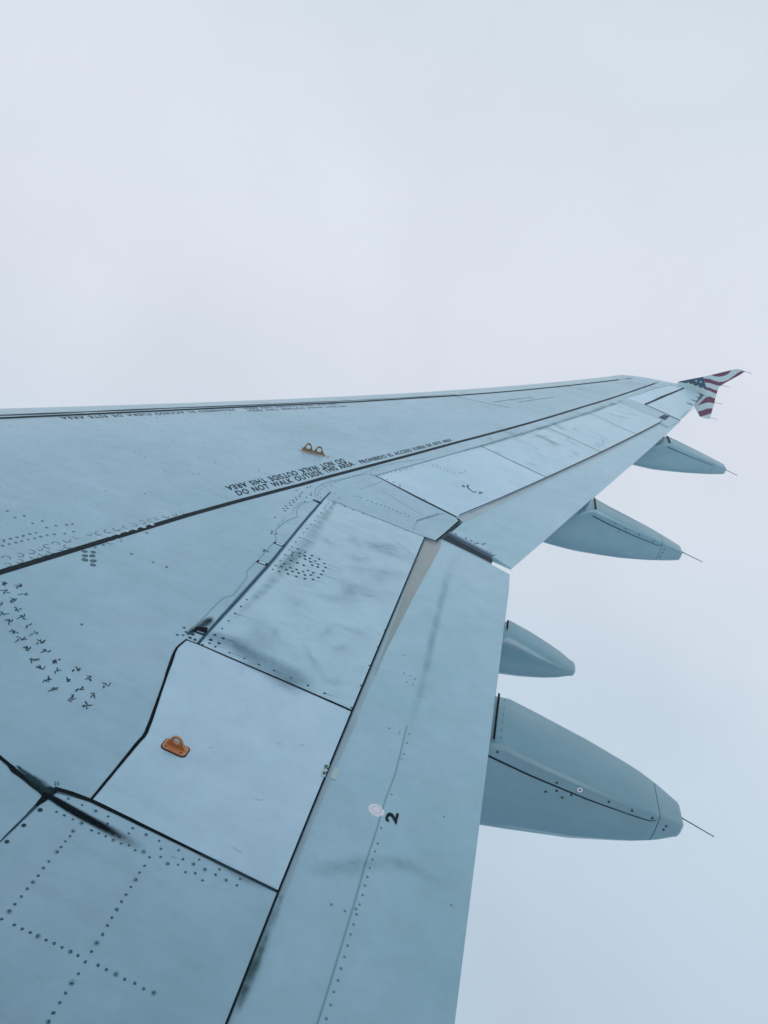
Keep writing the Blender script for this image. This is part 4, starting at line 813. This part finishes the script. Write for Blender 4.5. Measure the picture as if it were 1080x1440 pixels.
# ------------------------------------------------------------------ flap track fairings
SH = [(-.02, 0), (-.84, .0), (-.93, .012), (-.985, .05), (-1, .12), (-1, .30), (-.98, .50), (-.93, .68), (-.82, .84), (-.6, .95), (-.3, .99), (0, 1)]
SO = [(-.02, 0), (-.45, .0), (-.66, .02), (-.82, .08), (-.93, .16), (-.985, .27), (-1, .42), (-.98, .58), (-.92, .74), (-.8, .87), (-.55, .96), (-.25, .99), (0, 1)]
def prof_at(T, x):
    if x <= T[0][0]: return T[0][1:]
    for a, b in zip(T, T[1:]):
        if x <= b[0]:
            t = (x-a[0])/(b[0]-a[0]); return tuple(p+(q-p)*t for p, q in zip(a[1:], b[1:]))
    return T[-1][1:]
def fairing(yc, T, cap_x, shape, slope, label, seam=True, gapw=.012, split=None, rodr=.006):
    """T: (x, half width, top z at centre, bottom z)"""
    full = shape+[(-a, b) for a, b in reversed(shape[1:-1])]
    def sec(x):
        w_, zt, zb = prof_at(T, x); out_ = []
        for a, b in full:
            sl = slope*a*w_*(1-min(1, b*2.2)); out_.append(Vector((x, yc+a*w_, zt+(zb-zt)*b+sl)))
        return out_
    def body(x0, x1, name, parent, mat, cap=False):
        bm = bmesh.new(); m = max(3, int((x1-x0)/.06)); rows = []
        for i in range(m+1): rows.append([bm.verts.new(p) for p in sec(x0+(x1-x0)*i/m)])
        if cap:
            cen = sum((v.co for v in rows[-1]), Vector())/len(rows[-1])
            for k, (s, dx) in enumerate(((.93, .012), (.78, .022), (.5, .028))):
                rows.append([bm.verts.new((v.co.x+dx, cen.y+(v.co.y-cen.y)*s, cen.z+(v.co.z-cen.z)*(s+.02))) for v in rows[m]])
        n_ = len(rows[0])
        for i in range(len(rows)-1):
            for k in range(n_): bm.faces.new((rows[i][k], rows[i+1][k], rows[i+1][(k+1) % n_], rows[i][(k+1) % n_]))
        bm.faces.new(rows[0]); bm.faces.new(rows[-1][::-1])
        return finish(name, bm, mat, parent, ang=24 if shape is SH else 60, label=label if parent is root else None)
    xe = T[-1][0]
    f = body(T[0][0], cap_x if cap_x else xe, 'flap_track_fairing', root, M_['fairing'], cap=not cap_x)
    if cap_x: body(cap_x+.003, xe, 'end_cap', f, M_['fairing'], cap=True)
    def side(x, b, off=.0015):
        w_, zt, zb = prof_at(T, x)
        for (a0, b0), (a1, b1) in zip(shape[1:], shape[2:]):
            if b0 <= b <= b1: a = a0+(a1-a0)*(b-b0)/(b1-b0+1e-9); break
        return Vector((x, yc+a*w_-off, zt+(zb-zt)*b+slope*a*w_*(1-min(1, b*2.2))))
    def strip(name, pts, hz, mat):
        bm = bmesh.new(); pr = None
        for x, b in pts:
            p1 = side(x, b, .001); p2 = side(x, b+hz, .001); v = (bm.verts.new(p1+Vector((0, -.001, 0))), bm.verts.new(p2+Vector((0, -.001, 0))))
            if pr: bm.faces.new((pr[0], v[0], v[1], pr[1]))
            pr = v
        return finish(name, bm, mat, f)
    if seam:
        x0 = T[3][0]+.004; k = 26; xs_ = [x0+(cap_x-.04-x0)*i/k for i in range(k+1)]
        pts = [(x, .155+.05*(i/k)) for i, x in enumerate(xs_)]+[(cap_x-.025, .19), (cap_x-.012, .15), (cap_x-.008, .09)]
        strip('seam', pts, seam, M_['seal'])
    xg = T[3][0] if shape is SH else T[2][0]
    p = [v for v in sec(xg+.002) if True]; q = sec(xg+gapw)
    idx = [i for i, (a, b) in enumerate(full) if b < (.05 if shape is SH else .01) and abs(a) < .95]
    bm = bmesh.new()
    idx = sorted(idx, key=lambda i: full[i][0]); up = Vector((0, 0, .0016)); pr = None
    for i in idx:
        v = (bm.verts.new(p[i]+up), bm.verts.new(q[i]+up))
        if pr: bm.faces.new((pr[0], v[0], v[1], pr[1]))
        pr = v
    finish('gap_seal', bm, M_['seal'], f, smooth=False)
    return f, side, sec
def dots(f, side, P, r, mat, off=.002):
    bm = bmesh.new()
    for x, b in P:
        c_ = side(x, b, off); vs_ = [bm.verts.new((c_.x+r*math.cos(k*.785), c_.y, c_.z+r*math.sin(k*.785))) for k in range(8)]; bm.faces.new(vs_)
    return finish('bolts', bm, mat, f, smooth=False, kind='stuff')
T2 = [(6.2, .15, .22, .05), (6.7, .185, .33, -.02), (7.058, .185, .405, -.045), (7.064, .185, .449, -.045), (7.25, .183, .415, -.005), (7.5, .168, .372, .048), (7.72, .138, .330, .112), (7.82, .108, .305, .145), (7.895, .080, .280, .185)]
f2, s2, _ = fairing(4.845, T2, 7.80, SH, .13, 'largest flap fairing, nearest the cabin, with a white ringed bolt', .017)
rod('static_wick', (7.905, 4.845, .262), (8.07, 4.845, .222), .004, .0022, M_['rod'], f2)
dots(f2, s2, [(7.36, .135), (7.37, .24), (7.33, .30), (7.43, .22), (7.40, .30), (7.58, .11), (7.68, .11), (7.77, .12), (7.84, .26), (7.835, .42), (7.10, .09)], .0052, M_['rivet'])
dots(f2, s2, [(7.455, .10)], .0115, M_['white'], .0024); dots(f2, s2, [(7.455, .10)], .0045, M_['rivet'], .0032)
bm = bmesh.new()
for k in range(6):
    y = 4.70+k*.055; z = prof_at(T2, 7.10)[1]+.13*(y-4.845)+.0012
    bm.faces.new([bm.verts.new((7.10+.004*math.cos(i), y+.0045*math.sin(i), z)) for i in (0, 1.05, 2.09, 3.14, 4.19, 5.24)])
finish('bolts', bm, M_['rivet'], f2, smooth=False, kind='stuff')
T1 = [(6.6, .10, .42, .26), (7.05, .112, .50, .272), (7.068, .112, .545, .272), (7.2, .108, .516, .298), (7.32, .098, .482, .330), (7.41, .08, .455, .362), (7.45, .064, .438, .385)]
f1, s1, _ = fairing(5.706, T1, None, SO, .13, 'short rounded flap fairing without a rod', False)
T3 = [(7.0, .14, .66, .42), (7.44, .15, .75, .40), (7.62, .152, .79, .405), (7.70, .152, .862, .41), (7.85, .15, .825, .43), (8.05, .143, .785, .46), (8.25, .128, .745, .505), (8.42, .10, .705, .552), (8.50, .082, .685, .58)]
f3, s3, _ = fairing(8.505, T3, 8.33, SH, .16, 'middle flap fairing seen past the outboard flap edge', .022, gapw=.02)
rod('static_wick', (8.52, 8.505, .66), (8.72, 8.505, .625), .006, .003, M_['rod'], f3)
dots(f3, s3, [(7.9, .1), (8.0, .11), (8.12, .1), (8.25, .11), (7.95, .26), (8.36, .3), (8.355, .5), (8.35, .7)], .006, M_['rivet'])
T4 = [(8.1, .14, 1.15, .92), (8.56, .16, 1.23, .895), (8.80, .165, 1.28, .905), (8.87, .165, 1.343, .915), (8.93, .165, 1.335, .925), (9.2, .158, 1.285, .975), (9.4, .14, 1.25, 1.02), (9.55, .118, 1.22, 1.055), (9.66, .095, 1.20, 1.09)]
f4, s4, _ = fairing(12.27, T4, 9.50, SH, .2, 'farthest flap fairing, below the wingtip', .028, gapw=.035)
rod('static_wick', (9.68, 12.27, 1.16), (9.86, 12.27, 1.125), .007, .0035, M_['rod'], f4)

# ------------------------------------------------------------------ thin cloud the wing flies through
HZ = .006
if HZ:
    bm = bmesh.new(); box(bm, (6, 8, 1.), (24, 0, 0), (0, 24, 0), (0, 0, 6.0))
    hz = finish('haze', bm, None, None, smooth=False, kind='stuff')
    hz['label'] = 'thin pale cloud around the wing'; hz['category'] = 'haze'
    m = bpy.data.materials.new('haze'); m.use_nodes = True; n_ = m.node_tree; n_.nodes.clear()
    o_ = n_.nodes.new('ShaderNodeOutputMaterial'); v_ = n_.nodes.new('ShaderNodeVolumePrincipled'); v_.inputs['Color'].default_value = (1, 1, 1, 1); v_.inputs['Density'].default_value = HZ
    n_.links.new(v_.outputs[0], o_.inputs['Volume']); hz.data.materials.append(m)
